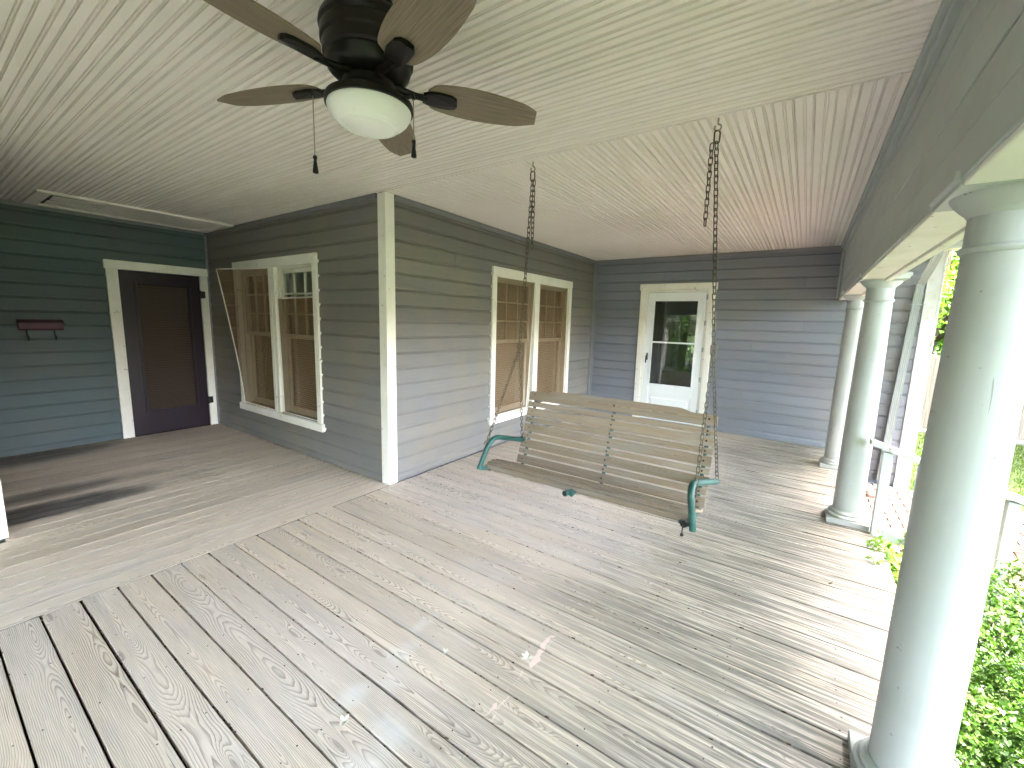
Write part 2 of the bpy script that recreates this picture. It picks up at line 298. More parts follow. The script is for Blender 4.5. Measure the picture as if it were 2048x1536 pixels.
# ------------------------------------------------------------------ mesh helpers (all coordinates are world coordinates)
class MB:
    def __init__(s): s.v = []; s.f = []
    def add(s, vs, fs):
        o = len(s.v); s.v += [tuple(x) for x in vs]; s.f += [tuple(i + o for i in f) for f in fs]; return s
    def box(s, x0, x1, y0, y1, z0, z1):
        x0, x1 = sorted((x0, x1)); y0, y1 = sorted((y0, y1)); z0, z1 = sorted((z0, z1))
        return s.add([(x0,y0,z0),(x1,y0,z0),(x1,y1,z0),(x0,y1,z0),(x0,y0,z1),(x1,y0,z1),(x1,y1,z1),(x0,y1,z1)],
                     [(0,3,2,1),(4,5,6,7),(0,1,5,4),(1,2,6,5),(2,3,7,6),(3,0,4,7)])
    def tube(s, pts, r, n=8, caps=True, closed=False):
        P = [Vector(p) for p in pts]; m = len(P); R = r if isinstance(r, (list, tuple)) else [r] * m
        up = None; rings = []
        for i in range(m):
            a = P[i - 1] if (i > 0 or closed) else P[i]; b = P[(i + 1) % m] if (i < m - 1 or closed) else P[i]
            t = (b - a).normalized()
            if up is None: up = t.orthogonal().normalized()
            u = (up - t * up.dot(t));
            u = u.normalized() if u.length > 1e-6 else t.orthogonal().normalized()
            up = u; q = t.cross(u)
            rings.append([P[i] + (u * math.cos(2*math.pi*j/n) + q * math.sin(2*math.pi*j/n)) * R[i] for j in range(n)])
        vs = [p for rg in rings for p in rg]; fs = []
        for i in range(m if closed else m - 1):
            k = (i + 1) % m
            for j in range(n): fs.append((i*n+j, i*n+(j+1)%n, k*n+(j+1)%n, k*n+j))
        if caps and not closed: fs += [tuple(range(n-1,-1,-1)), tuple((m-1)*n+j for j in range(n))]
        return s.add(vs, fs)
    def lathe(s, prof, c, n=32):
        vs = []; fs = []; m = len(prof)
        for (r, z) in prof:
            vs += [(c[0] + r*math.cos(2*math.pi*j/n), c[1] + r*math.sin(2*math.pi*j/n), c[2] + z) for j in range(n)]
        for i in range(m - 1):
            for j in range(n): fs.append((i*n+j, i*n+(j+1)%n, (i+1)*n+(j+1)%n, (i+1)*n+j))
        fs += [tuple(range(n-1,-1,-1)), tuple((m-1)*n+j for j in range(n))]
        return s.add(vs, fs)
    def extrude(s, prof, a, b, f):
        """closed profile of (p,q) pairs swept from a to b; f(t,p,q) -> point"""
        m = len(prof); vs = [f(a, p, q) for p, q in prof] + [f(b, p, q) for p, q in prof]
        fs = [(i, (i+1)%m, m+(i+1)%m, m+i) for i in range(m)] + [tuple(range(m-1,-1,-1)), tuple(range(m, 2*m))]
        return s.add(vs, fs)
    def mesh(s, name, mat, bevel=0.0, seg=1, smooth=False, norm=True):
        me = bpy.data.meshes.new(name); me.from_pydata(s.v, [], s.f)
        if norm or bevel:
            bm = bmesh.new(); bm.from_mesh(me)
            if bevel: bmesh.ops.bevel(bm, geom=[e for e in bm.edges], offset=bevel, segments=seg, affect='EDGES', profile=0.6, clamp_overlap=True)
            bmesh.ops.recalc_face_normals(bm, faces=bm.faces); bm.to_mesh(me); bm.free()
        if smooth: me.polygons.foreach_set('use_smooth', [True] * len(me.polygons))
        me.materials.append(MAT[mat]); return me
    def build(s, name, mat, parent=None, bevel=0.0, seg=1, smooth=False, norm=True, auto=None):
        return link(name, s.mesh(name, mat, bevel, seg, smooth, norm), parent, auto)
def world_loc(o):
    v = Vector((0, 0, 0))
    while o is not None: v = v + o.location; o = o.parent
    return v
ROT = {}
def link(name, me, parent=None, auto=None, mw=None):
    o = bpy.data.objects.new(name, me); COL.objects.link(o)
    if parent is not None:
        o.parent = parent; o.matrix_parent_inverse = ROT.get(parent.name, Matrix.Identity(4)).inverted()
    if mw is not None: o.matrix_basis = mw; ROT[o.name] = mw
    if auto:
        try:
            md = o.modifiers.new('edges', 'EDGE_SPLIT'); md.split_angle = rad(auto)
        except Exception: pass
    return o
def thing(name, loc, label=None, cat=None, group=None):
    o = bpy.data.objects.new(name, None); COL.objects.link(o); o.location = loc; o.empty_display_size = 0.1
    ROT[o.name] = Matrix.Translation(loc)
    return tag(o, label, cat, group)
def tag(o, label=None, cat=None, group=None, kind=None):
    for k, v in (('label', label), ('category', cat), ('group', group), ('kind', kind)):
        if v: o[k] = v
    return o
def bx(name, mat, parent, x0, x1, y0, y1, z0, z1, bevel=0.002):
    return MB().box(x0, x1, y0, y1, z0, z1).build(name, mat, parent, bevel)
def quad_cloud(name, mat, parent, P, Nrm, L, W, norm=False):
    """one small leaf (a folded lozenge of 2 triangles-quads) per row of P, facing Nrm"""
    n = len(P); rv = rng.normal(size=(n, 3)); T = np.cross(Nrm, rv); T /= np.linalg.norm(T, axis=1)[:, None] + 1e-9
    B = np.cross(Nrm, T); L = np.asarray(L).reshape(-1, 1) * np.ones((n, 1)); W = np.asarray(W).reshape(-1, 1) * np.ones((n, 1))
    V = np.empty((n, 4, 3)); V[:, 0] = P - T*L*0.5; V[:, 1] = P + B*W*0.5 + T*L*0.06 + Nrm*W*0.15; V[:, 2] = P + T*L*0.5; V[:, 3] = P - B*W*0.5 + T*L*0.06 + Nrm*W*0.15
    me = bpy.data.meshes.new(name); me.vertices.add(n*4); me.vertices.foreach_set('co', V.ravel())
    me.loops.add(n*4); me.polygons.add(n)
    me.loops.foreach_set('vertex_index', np.arange(n*4)); me.polygons.foreach_set('loop_start', np.arange(n)*4); me.polygons.foreach_set('loop_total', np.full(n, 4))
    me.update(); me.validate(); me.materials.append(MAT[mat]); return link(name, me, parent)

# ------------------------------------------------------------------ dimensions of the place
H = 2.60; L1 = 3.64; L2 = 4.387; XB = 3.35; XBO = 3.525; ZB = 1.94; YF = -4.0; GZ = -0.45  # YF: unseen porch front pushed outward to cut light from the front
WX, WY = -1.25, -2.20          # corner of the second wing at the left

# ------------------------------------------------------------------ ground
g = MB()
X = [-70, -20, 3.9, 20, 90]; Y = [-90, -20, 4.4, 20, 90]
for i in range(4):
    for j in range(4): g.add([(X[i],Y[j],GZ),(X[i+1],Y[j],GZ),(X[i+1],Y[j+1],GZ),(X[i],Y[j+1],GZ)], [(0,1,2,3)])
tag(g.build('lawn', 'lawn', norm=False), kind='structure')
tag(MB().box(-3.6, 3.55, YF - .05, 4.4, GZ + .004, GZ + .03).build('soil_under_deck', 'soil'), kind='structure')
tag(MB().add([(-70,-15,GZ+.012),(90,-15,GZ+.012),(90,-9.5,GZ+.012),(-70,-9.5,GZ+.012)], [(0,1,2,3)]).build('road', 'asphalt', norm=False), kind='structure')
tag(MB().box(-70, 90, -9.5, -9.2, GZ, GZ + .1).build('kerb', 'concrete'), kind='structure')

# ------------------------------------------------------------------ deck
deck = tag(MB().box(-3.6, 3.52, YF - .1, 4.35, -.22, -.06).box(WX, 3.60, YF - .16, YF - .105, -.42, -.05).box(3.545, 3.60, YF - .16, 4.38, -.42, -.05).build('deck', 'soil'), kind='structure')
BW, GAP, TH = 0.148, 0.0084, 0.032
def plank_mesh(ln, wd, bv=.003):
    return MB().box(-ln/2, ln/2, -wd/2, wd/2, -TH, 0).mesh('plank', 'deck', bv, 2)
pm = plank_mesh(3.66, BW - GAP); pm2 = plank_mesh(3.66, BW - GAP - 0.003)
y = -2.212 - BW * 13
while y < L2 - 0.02:
    mw = Matrix.Translation((0.0155 + 1.83 + random.uniform(0, .0025), y + BW/2, random.uniform(-.0025, .002))) @ Matrix.Rotation(random.uniform(-.0009, .0009), 4, 'Z') @ Matrix.Rotation(random.uniform(-.006, .006), 4, 'X')
    if y + BW > L2:
        me = plank_mesh(3.66, L2 - y - .02); mw = Matrix.Translation((1.86, (y + L2)/2 - .01, 0))
    else: me = pm if random.random() < .6 else pm2
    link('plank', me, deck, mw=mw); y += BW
# boards of the recess run the other way; the outermost is the header board along the seam
DIRT = []; pl = plank_mesh(2.20, BW - 0.0046, .0012); pl_long = plank_mesh(-YF + .14, BW - 0.0044, .0012); x = 0.015 - BW
while x > -L1 - .1:
    long = x > WX - .02
    ln = (-YF + .14) if long else 2.20; yc = -ln/2 - .003
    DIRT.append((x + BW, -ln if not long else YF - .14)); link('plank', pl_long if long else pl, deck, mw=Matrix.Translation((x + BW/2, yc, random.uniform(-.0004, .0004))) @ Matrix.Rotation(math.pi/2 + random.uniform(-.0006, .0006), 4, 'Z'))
    x -= BW

dm = MB()
for gx, ye in DIRT: dm.box(gx - .0032, gx + .0032, ye, -.005, -.02, -.0012)
tag(dm.build('packed_dirt', 'soil', deck, norm=False), kind='stuff')
# ------------------------------------------------------------------ house
house = thing('house', (0, 0, GZ), 'grey lap-sided house with white trim and a beadboard porch ceiling', 'house')
LAP, Z0 = 0.1435, 0.09
def lap_profile(za, zb, top=True):
    # (depth outward, z): flat face, small cove at the head where the next board laps over
    if top and zb - za > 0.05:
        return [(-.02, za), (-.003, za + .0005), (0.0, za + .0025), (0.0015, za + .02), (0.0, zb - .030), (-.006, zb - .024), (-.0115, zb - .014), (-.0140, zb - .004), (-.0140, zb), (-.02, zb)]
    return [(-.02, za), (0, za), (0, zb), (-.02, zb)]
def siding(name, along, fixed, sgn, a, b, openings, z1=2.56, zstart=0.004, label=None, mat='siding'):
    """along: 'x' or 'y'; wall face at `fixed`, looking towards sgn; openings = [(a,b,z0,z1)]"""
    T = 0.12
    def pt(t, d, z): return (t, fixed + sgn*d, z) if along == 'x' else (fixed + sgn*d, t, z)
    back = MB()
    cuts = sorted(openings); edges = [a] + [v for o in cuts for v in (o[0], o[1])] + [b]
    def slab(t0, t1, z0, z2):
        if t1 - t0 < .002 or z2 - z0 < .002: return
        back.extrude([(-T, z0), (-.0202, z0), (-.0202, z2), (-T, z2)], t0, t1, pt)
    for i in range(0, len(edges), 2): slab(edges[i], edges[i+1], GZ, H + .05)
    for o in cuts: slab(o[0], o[1], o[3], H + .05); slab(o[0], o[1], GZ, o[2])
    W = back.build('wall', 'grey_trim', house)
    if label: W['label'] = label
    def board(t0, t1, za, zb, top):
        if t1 - t0 < .004 or zb - za < .006: return
        cut = [t0, t1]
        if t1 - t0 > 1.7 and random.random() < .55: cut = [t0, t0 + (t1 - t0)*random.uniform(.2, .8), t1]
        for i in range(len(cut) - 1):
            dd = random.uniform(-.0012, .0012)
            MB().extrude([(d_ + (dd if d_ > -.019 else 0), z_) for d_, z_ in lap_profile(za, zb, top)], cut[i] + (.0012 if i else 0), cut[i+1] - (.0012 if i < len(cut) - 2 else 0), pt).build('siding_board', mat, W)
    k = 0; zb = Z0
    while Z0 + (k-1)*LAP > zstart: k -= 1
    za = Z0 + (k-1)*LAP
    while za < z1 - .005:
        zb = za + LAP; zz0, zz1 = max(za, zstart), min(zb, z1); t = a
        for o in cuts:
            if o[2] < zz1 and o[3] > zz0:
                board(t, o[0], zz0, zz1, zz1 == zb)
                if o[2] > zz0: board(o[0], o[1], zz0, o[2], False)
                if o[3] < zz1: board(o[0], o[1], o[3], zz1, zz1 == zb)
                t = o[1]
        board(t, b, zz0, zz1, zz1 == zb); za = zb
    return W
# windows: outer casing extents fitted on the photograph
W1 = (-2.851, -1.026, 0.334, 2.166); W2 = (1.519, 3.544, 0.288, 2.173)
CAS = 0.085
def opening(w): return (w[0] + CAS*.8, w[1] - CAS*.8, w[2] + .09, w[3] - CAS*.9)
D1 = (-1.037, -0.03, 0.0, 2.12)      # recess door casing (y range)
D2 = (0.802, 1.93, 0.0, 2.188)       # storm door casing (x range)
siding('wall', 'x', -.010, -1, -L1, -.02, [opening(W1)], label='mid grey lap siding with the loose-screened window')
siding('wall', 'y', -.010, 1, .02, L2, [opening(W2)], label='grey lap siding behind the porch swing')
siding('wall', 'x', L2, -1, 0, 4.22, [(D2[0] + .07, D2[1] - .07, -.05, D2[3] - .075)], zstart=-.42, mat='siding_cool_light', label='lap siding tinted for bluish light around the white storm door')
siding('wall', 'y', -L1, 1, WY, 0, [(D1[0] + .07, D1[1] - .055, -.05, D1[3] - .075)], mat='siding_recess_shade', label='lap siding coloured dark teal for the recess shade')
siding('wall', 'x', WY, 1, -L1, WX, [], label='grey lap siding of the second wing facing the recess')
siding('wall', 'y', WX, 1, -7.0, WY, [], label='grey lap siding of the second wing facing the porch')
MB().box(-L1 - .14, -L1 - .0205, .0, .12, GZ, H + .05).box(-L1 - .0204, -L1 + .001, .0105, .12, GZ, H + .05).build('wall', 'grey_trim', house)
# frieze boards along the ceiling
for nm, a in (('x', (-L1, -.1, -.012, .01)), ('y', (.1, L2, -.012, .008))):
    if nm == 'x': bx('frieze_board', 'grey_trim', house, a[0], a[1], -.012 - .012, .008, 2.555, 2.598)
    else: bx('frieze_board', 'grey_trim', house, -.03, .006, a[0], a[1], 2.555, 2.598)
bx('frieze_board', 'grey_trim', house, 0.03, XB, L2 - .013, L2 + .02, 2.562, 2.598)
bx('frieze_board', 'grey_trim', house, -L1 - .02, -L1 + .012, WY, -.03, 2.562, 2.598)
# corner boards
def corner_board(cx, cyy, dx, dy, wa, z0, z1, mat='trim'):
    m = MB().box(cx, cx + dx*.022, cyy, cyy + dy*wa, z0, z1); o = m.build('corner_board', mat, house, .003, 2)
    MB().box(cx + dx*.0225, cx + dx*wa, cyy, cyy + dy*.022, z0, z1).build('corner_board', mat, house, .003, 2)
    return o
corner_board(.014, -.014, -1, 1, .10, 0.002, 2.597)
corner_board(WX + .014, WY + .014, -1, -1, .10, 0.002, 2.597)
for (x0, x1, y0, y1) in ((.001, .035, L2 - .035, L2 - .002),):
    bx('corner_board', 'grey_trim', house, -.008, .016, L2 - .040, L2 - .005, .003, 2.56)
    bx('corner_board', 'grey_trim', house, .017, .042, L2 - .016, L2 + .01, .003, 2.56)
bx('corner_board', 'grey_trim', house, -L1 - .012, -L1 + .024, -.029, -.001, .003, 2.56)
bx('corner_board', 'old_trim', house, 4.145, 4.262, L2 - .022, L2 + .05, -.44, 2.47, .004)
bx('corner_board', 'old_trim', house, 4.2625, 4.285, L2 - .022, L2 + .12, -.44, 2.47, .004)
# side wall of the far wing, closed behind
MB().box(4.15, 4.255, L2 + .121, 12, GZ, 2.5).build('wall', 'siding', house)
# base filler below the storm-door wall
# ---------------------------------------------------------------- windows
def plane_map(along, fixed, sgn):
    return (lambda t, d, z: (t, fixed + sgn*d, z)) if along == 'x' else (lambda t, d, z: (fixed + sgn*d, t, z))
def pbox(pt, t0, t1, d0, d1, z0, z1):
    a = pt(t0, d0, z0); b = pt(t1, d1, z1)
    return MB().box(a[0], b[0], a[1], b[1], a[2], b[2])
def window(w, along, fixed, sgn, label, screens):
    pt = plane_map(along, fixed, sgn); t0, t1, z0, z1 = w
    W = thing('window', pt((t0+t1)/2, 0, z0)); W.parent = house; W.matrix_parent_inverse = Matrix.Translation(house.location).inverted(); W['label'] = label
    def part(nm, mat, a, b, d0, d1, za, zb, bev=.002): return pbox(pt, a, b, d0, d1, za, zb).build(nm, mat, W, bev)
    mid = (t0 + t1)/2; zs = z0 + .085
    part('head_casing', 'trim', t0, t1, -.03, .028, z1 - .10, z1, .003)
    part('side_casing', 'trim', t0 + .004, t0 + CAS, -.03, .022, zs, z1 - .1005, .003)
    part('side_casing', 'trim', t1 - CAS, t1 - .004, -.03, .022, zs, z1 - .1005, .003)
    part('window_sill', 'trim', t0 - .022, t1 + .022, -.06, .036, z0, zs - .0005, .004)
    part('mullion', 'trim', mid - .062, mid - .003, -.03, .020, zs, z1 - .1005, .003)
    part('mullion', 'trim', mid + .003, mid + .062, -.03, .016, zs, z1 - .1005, .003)
    for (a, b) in ((t0 + CAS, mid - .062), (mid + .062, t1 - CAS)):
        zt = z1 - .1; zm = zs + (zt - zs)*.53
        # jambs
        part('jamb', 'sash', a - .012, a + .012, -.12, -.031, zs, zt); part('jamb', 'sash', b - .012, b + .012, -.12, -.031, zs, zt)
        part('jamb', 'sash', a + .0125, b - .0125, -.12, -.031, zt - .02, zt + .005)
        a2, b2 = a + .0125, b - .0125; st = .05
        for (za, zb, d, rows, cols) in ((zm, zt - .021, -.055, 3, 3), (zs + .002, zm + .035, -.088, 1, 1)):
            d0, d1 = d - .03, d
            part('sash_stile', 'sash', a2, a2 + st, d0, d1, za, zb); part('sash_stile', 'sash', b2 - st, b2, d0, d1, za, zb)
            part('sash_rail', 'sash', a2 + st, b2 - st, d0, d1, zb - .045, zb); part('sash_rail', 'sash', a2 + st, b2 - st, d0, d1, za, za + (.04 if rows > 1 else .07))
            ga, gb, gza, gzb = a2 + st, b2 - st, za + (.04 if rows > 1 else .07), zb - .045
            for i in range(1, cols): m = ga + (gb-ga)*i/cols; part('muntin', 'sash', m - .009, m + .009, d0 + .006, d1 - .002, gza, gzb, .001)
            for i in range(1, rows):
                m = gza + (gzb-gza)*i/rows
                for c in range(cols):
                    e0 = ga + (gb-ga)*c/cols + (.0095 if c else 0); e1 = ga + (gb-ga)*(c+1)/cols - (.0095 if c < cols-1 else 0)
                    part('muntin', 'sash', e0, e1, d0 + .006, d1 - .002, m - .009, m + .009, .001)
            for i in range(rows):
                for c in range(cols):
                    e0 = ga + (gb-ga)*c/cols; e1 = ga + (gb-ga)*(c+1)/cols; f0 = gza + (gzb-gza)*i/rows; f1 = gza + (gzb-gza)*(i+1)/rows
                    tl = random.uniform(-.0012, .0012)
                    MB().add([pt(e0, d0+.012, f0), pt(e1, d0+.012+tl, f0), pt(e1, d0+.012+tl, f1), pt(e0, d0+.012, f1)], [(0,1,2,3)]).build('pane', 'glass', W, norm=False)
        # slatted blind inside
        bl = MB(); zz = zs + .03
        while zz < zt - .03:
            bl.add([pt(a2, -.165, zz - .010), pt(b2, -.165, zz - .010), pt(b2, -.150, zz + .012), pt(a2, -.150, zz + .012)], [(0,1,2,3)]); zz += .0245
        tag(bl.build('blind_slats', 'blind', W, norm=False), kind='stuff')
    # dark room behind
    m = MB(); d0, d1 = -.121, -.75; a, b = t0 + .05, t1 - .05; c0, c1 = z0 + .03, z1 - .05
    q = [pt(a,d0,c0),pt(b,d0,c0),pt(b,d0,c1),pt(a,d0,c1),pt(a,d1,c0),pt(b,d1,c0),pt(b,d1,c1),pt(a,d1,c1)]
    m.add(q, [(4,5,6,7),(0,1,5,4),(1,2,6,5),(2,3,7,6),(3,0,4,7)]).build('dark_interior', 'dark_room', W, norm=False)
    # insect screens: corner points (t, depth, z) bl, br, tr, tl
    for sc in screens:
        n = 10; vs = []; fs = []
        bl_, br_, tr_, tl_ = [Vector(c) for c in sc]
        for i in range(n + 1):
            for j in range(n + 1):
                u, v = j/n, i/n
                p = (bl_*(1-u) + br_*u)*(1-v) + (tl_*(1-u) + tr_*u)*v
                # the lifted corner bends progressively
                p0 = (bl_*(1-u) + br_*u)*(1-v) + (Vector((tl_.x, bl_.y, tl_.z))*(1-u) + Vector((tr_.x, br_.y, tr_.z))*u)*v
                p = p0.lerp(p, v**0.25 if abs(tl_.y - bl_.y) > .03 else 1)
                vs.append(pt(p.x, p.y, p.z))
        for i in range(n):
            for j in range(n): q = i*(n+1)+j; fs.append((q, q+1, q+n+2, q+n+1))
        MB().add(vs, fs).build('insect_screen', 'screen', W, smooth=True, norm=False)
        loop = [vs[j] for j in range(n+1)] + [vs[(i)*(n+1)+n] for i in range(1, n+1)] + [vs[n*(n+1)+j] for j in range(n-1, -1, -1)] + [vs[i*(n+1)] for i in range(n-1, 0, -1)]
        MB().tube(loop, .0075, 6, closed=True).build('screen_frame', 'trim', W, smooth=True)
    return W
def scr(w, side, top=None, lift=None, slip=0.0, db=.004):
    t0, t1, z0, z1 = w; mid = (t0+t1)/2; a, b = ((t0 + CAS, mid - .062), (mid + .062, t1 - CAS))[side]
    a += .004; b -= .004; zs = z0 + .092; zt = (z1 - .104) if top is None else top
    c = [Vector((a, db, zs)), Vector((b, db, zs)), Vector((b, db, zt)), Vector((a, db, zt))]
    if lift:
        for i, l in lift.items(): c[i] += Vector(l)
    return c
window(W1, 'x', -.010, -1, 'double window left of the corner post, one insect screen hanging loose',
       [scr(W1, 0, lift={3: (-.035, .215, .0), 0: (.012, .012, .01)}), scr(W1, 1, top=1.725, db=-.012, lift={2: (0, .0, .012), 0: (.035, 0, .0)})])
window(W2, 'y', -.010, 1, 'double window with brown screens behind the left swing chain',
       [scr(W2, 0, db=-.006, lift={2: (-.0, .012, 0), 1: (-.10, 0, 0)}), scr(W2, 1, db=-.010)])

# ---------------------------------------------------------------- doors
def door_thing(along, fixed, sgn, mid, label):
    pt = plane_map(along, fixed, sgn); D = thing('door', pt(mid, 0, 0)); D.parent = house
    D.matrix_parent_inverse = Matrix.Translation(house.location).inverted(); D['label'] = label
    return pt, D, (lambda nm, mat, a, b, d0, d1, za, zb, bev=.002: pbox(pt, a, b, d0, d1, za, zb).build(nm, mat, D, bev))
# storm door on the far wall
pt, D, part = door_thing('x', L2, -1, (D2[0]+D2[1])/2, 'white storm door with a tall glass pane and black handle')
a, b, _, zt = D2; cw = .10
part('door_casing', 'trim', a + .012, a + cw, -.05, .022, .004, zt - .0985, .003); part('door_casing', 'trim', b - cw, b - .012, -.05, .022, .004, zt - .0985, .003)
part('door_casing', 'trim', a - .004, b + .004, -.05, .030, zt - .098, zt, .003)
part('door_stop', 'trim', a + cw, a + cw + .03, -.05, .008, .01, zt - .099); part('door_stop', 'trim', b - cw - .03, b - cw, -.05, .008, .01, zt - .099)
part('door_stop', 'trim', a + cw + .0305, b - cw - .0305, -.05, .006, zt - .128, zt - .0995)
part('threshold', 'gutter', a + cw, b - cw, -.06, .03, .004, .028)
da, db, dz0, dz1 = a + cw + .034, b - cw - .034, .035, zt - .133
dw = db - da; gx0, gx1 = da + .10, db - .10; gz0, gz1 = .60, dz1 - .115
part('door_stile', 'storm', da, gx0, -.034, 0, dz0, dz1); part('door_stile', 'storm', gx1, db, -.034, 0, dz0, dz1)
part('door_rail', 'storm', gx0 + .0004, gx1 - .0004, -.034, 0, gz1, dz1); part('door_rail', 'storm', gx0 + .0004, gx1 - .0004, -.034, 0, gz0 - .16, gz0)
part('door_rail', 'storm', gx0 + .0004, gx1 - .0004, -.034, 0, dz0, .14)
part('door_panel', 'storm', gx0, gx1, -.030, -.012, .14, gz0 - .16); part('door_panel', 'storm', gx0 + .05, gx1 - .05, -.0115, -.003, .19, gz0 - .21, .006)
for (u0, u1, v0, v1) in ((gx0 - .006, gx0 + .016, gz0, gz1), (gx1 - .016, gx1 + .006, gz0, gz1)): part('glazing_bead', 'storm', u0, u1, .0005, .008, v0, v1, .003)
for v in (gz0 - .004, gz1 - .018): part('glazing_bead', 'storm', gx0 + .017, gx1 - .017, .0005, .008, v, v + .022, .003)
gm = gz0 + (gz1 - gz0)*.51
part('meeting_bar', 'storm', gx0 + .0165, gx1 - .0165, -.012, .006, gm - .012, gm + .012, .003)
MB().add([pt(gx0, -.014, gz0), pt(gx1, -.012, gz0), pt(gx1, -.012, gm), pt(gx0, -.014, gm)], [(0,1,2,3)]).build('pane', 'glass', D, norm=False)
MB().add([pt(gx0, -.022, gm), pt(gx1, -.020, gm), pt(gx1, -.020, gz1), pt(gx0, -.022, gz1)], [(0,1,2,3)]).build('pane', 'glass', D, norm=False)
hz = 1.02
MB().tube([pt(da + .045, .004, hz + .055), pt(da + .045, .03, hz + .05), pt(da + .043, .045, hz + .03), pt(da + .040, .045, hz - .06), pt(da + .040, .035, hz - .075)], [.010, .011, .012, .010, .007], 8).build('handle', 'black', D, smooth=True)
part('handle_plate', 'black', da + .032, da + .058, .0004, .006, hz - .03, hz + .085, .003)
for v in (.25, .75, 1.2, 1.6, 1.98): part('hinge', 'gutter', db - .004, db + .02, .001, .012, v - .035, v + .035, .002)
q = [pt(gx0-.03,-.2,.1),pt(gx1+.03,-.2,.1),pt(gx1+.03,-.2,gz1+.05),pt(gx0-.03,-.2,gz1+.05)]; q2 = [pt(gx0-.5,-2.2,-.1),pt(gx1+.5,-2.2,-.1),pt(gx1+.5,-2.2,gz1+.4),pt(gx0-.5,-2.2,gz1+.4)]
MB().add(q2 + [pt(gx0-.5,-.121,-.1),pt(gx1+.5,-.121,-.1),pt(gx1+.5,-.121,gz1+.4),pt(gx0-.5,-.121,gz1+.4)], [(0,1,2,3),(0,1,5,4),(1,2,6,5),(2,3,7,6),(3,0,4,7)]).build('dark_interior', 'dark_room', D, norm=False)
# dark door in the recess
pt, D, part = door_thing('y', -L1, 1, (D1[0]+D1[1])/2, 'near-black door with a brown slatted blind in the recess')
a, b, _, zt = D1; cw = .105
part('door_casing', 'trim', a, a + cw, -.05, .024, .004, zt - .1005, .003); part('door_casing', 'trim', b - .085, b, -.05, .024, .004, zt - .1005, .003)
part('door_casing', 'trim', a - .012, b + .006, -.05, .030, zt - .10, zt, .003)
da, db, dz0, dz1 = a + cw + .004, b - .089, .012, zt - .104
gx0, gx1, gz0, gz1 = da + .15, db - .13, .30, dz1 - .14
part('door_stile', 'dark_door', da, gx0, -.04, .006, dz0, dz1); part('door_stile', 'dark_door', gx1, db, -.04, .006, dz0, dz1)
part('door_rail', 'dark_door', gx0 + .0004, gx1 - .0004, -.04, .006, gz1, dz1); part('door_rail', 'dark_door', gx0 + .0004, gx1 - .0004, -.04, .006, dz0, gz0)
bl = MB(); zz = gz0 + .01
while zz < gz1 - .01:
    bl.add([pt(gx0 + .004, -.034, zz - .012), pt(gx1 - .004, -.034, zz - .012), pt(gx1 - .004, -.020, zz + .014), pt(gx0 + .004, -.020, zz + .014)], [(0,1,2,3)]); zz += .030
tag(bl.build('blind_slats', 'brown_blind', D, norm=False), kind='stuff')
part('blind_backing', 'dark_room', da - .02, db + .02, -.11, -.05, .004, dz1 + .02)
part('threshold', 'dark_room', da, db, -.045, .03, .004, .0115)
part('glazing_bead', 'dark_door', gx0 - .02, gx0 + .012, .0065, .014, gz0 - .02, gz1 + .02, .003); part('glazing_bead', 'dark_door', gx1 - .012, gx1 + .02, .0065, .014, gz0 - .02, gz1 + .02, .003)
part('glazing_bead', 'dark_door', gx0 + .0125, gx1 - .0125, .0065, .014, gz0 - .02, gz0 + .012, .003); part('glazing_bead', 'dark_door', gx0 + .0125, gx1 - .0125, .0065, .014, gz1 - .012, gz1 + .02, .003)
for v in (.36, 1.78):
    hg = part('hinge', 'black', db - .01, db + .05, .0245, .032, v - .045, v + .045, .004)
    pp = pt(db - .002, .036, 0); MB().lathe([(.009, -.05), (.009, .05)], (pp[0], pp[1], v), 10).build('hinge_barrel', 'black', D, smooth=True, auto=40)

# ---------------------------------------------------------------- porch ceilings
CP = [(0,.014),(0,.001),(.001,0),(.0325,0),(.0335,.010),(.0375,.010),(.0385,.0015),(.0412,0),(.0439,.0015),(.0449,.010),(.0489,.010),(.0499,0),(.0708,0),(.0718,.010),(.0755,.010),(.0765,.0012),(.0782,0),(.0792,.001),(.0792,.014)]
BWC = 0.0828
cl = MB().box(-L1, 4.12, YF - .35, -.0, H + .013, H + .06).build('ceiling', 'ceiling', house); cl['label'] = 'beadboard ceiling over the fan, boards running out to the beam'
y = -.002 - BWC; k = 0
cm = MB().extrude(CP, -L1, XB + .02, lambda t, p, q: (t, p, q)).mesh('ceiling_board', 'ceiling')
while y > YF - .05:
    link('ceiling_board', cm, cl, mw=Matrix.Translation((0, y, H + random.uniform(-.0006, .0008)))); y -= BWC
cl2 = MB().box(0, XB + .1, .001, L2, H + .013, H + .06).build('ceiling', 'ceiling', house); cl2['label'] = 'beadboard ceiling over the swing, boards running to the storm door wall'
cm2 = MB().extrude([(p, q) for p, q in CP], .003, L2 + .01, lambda t, p, q: (p, t, q)).mesh('ceiling_board', 'ceiling')
x = 0.0
while x < XB + .02:
    link('ceiling_board', cm2, cl2, mw=Matrix.Translation((x, 0, H + random.uniform(-.0006, .0014)))); x += BWC
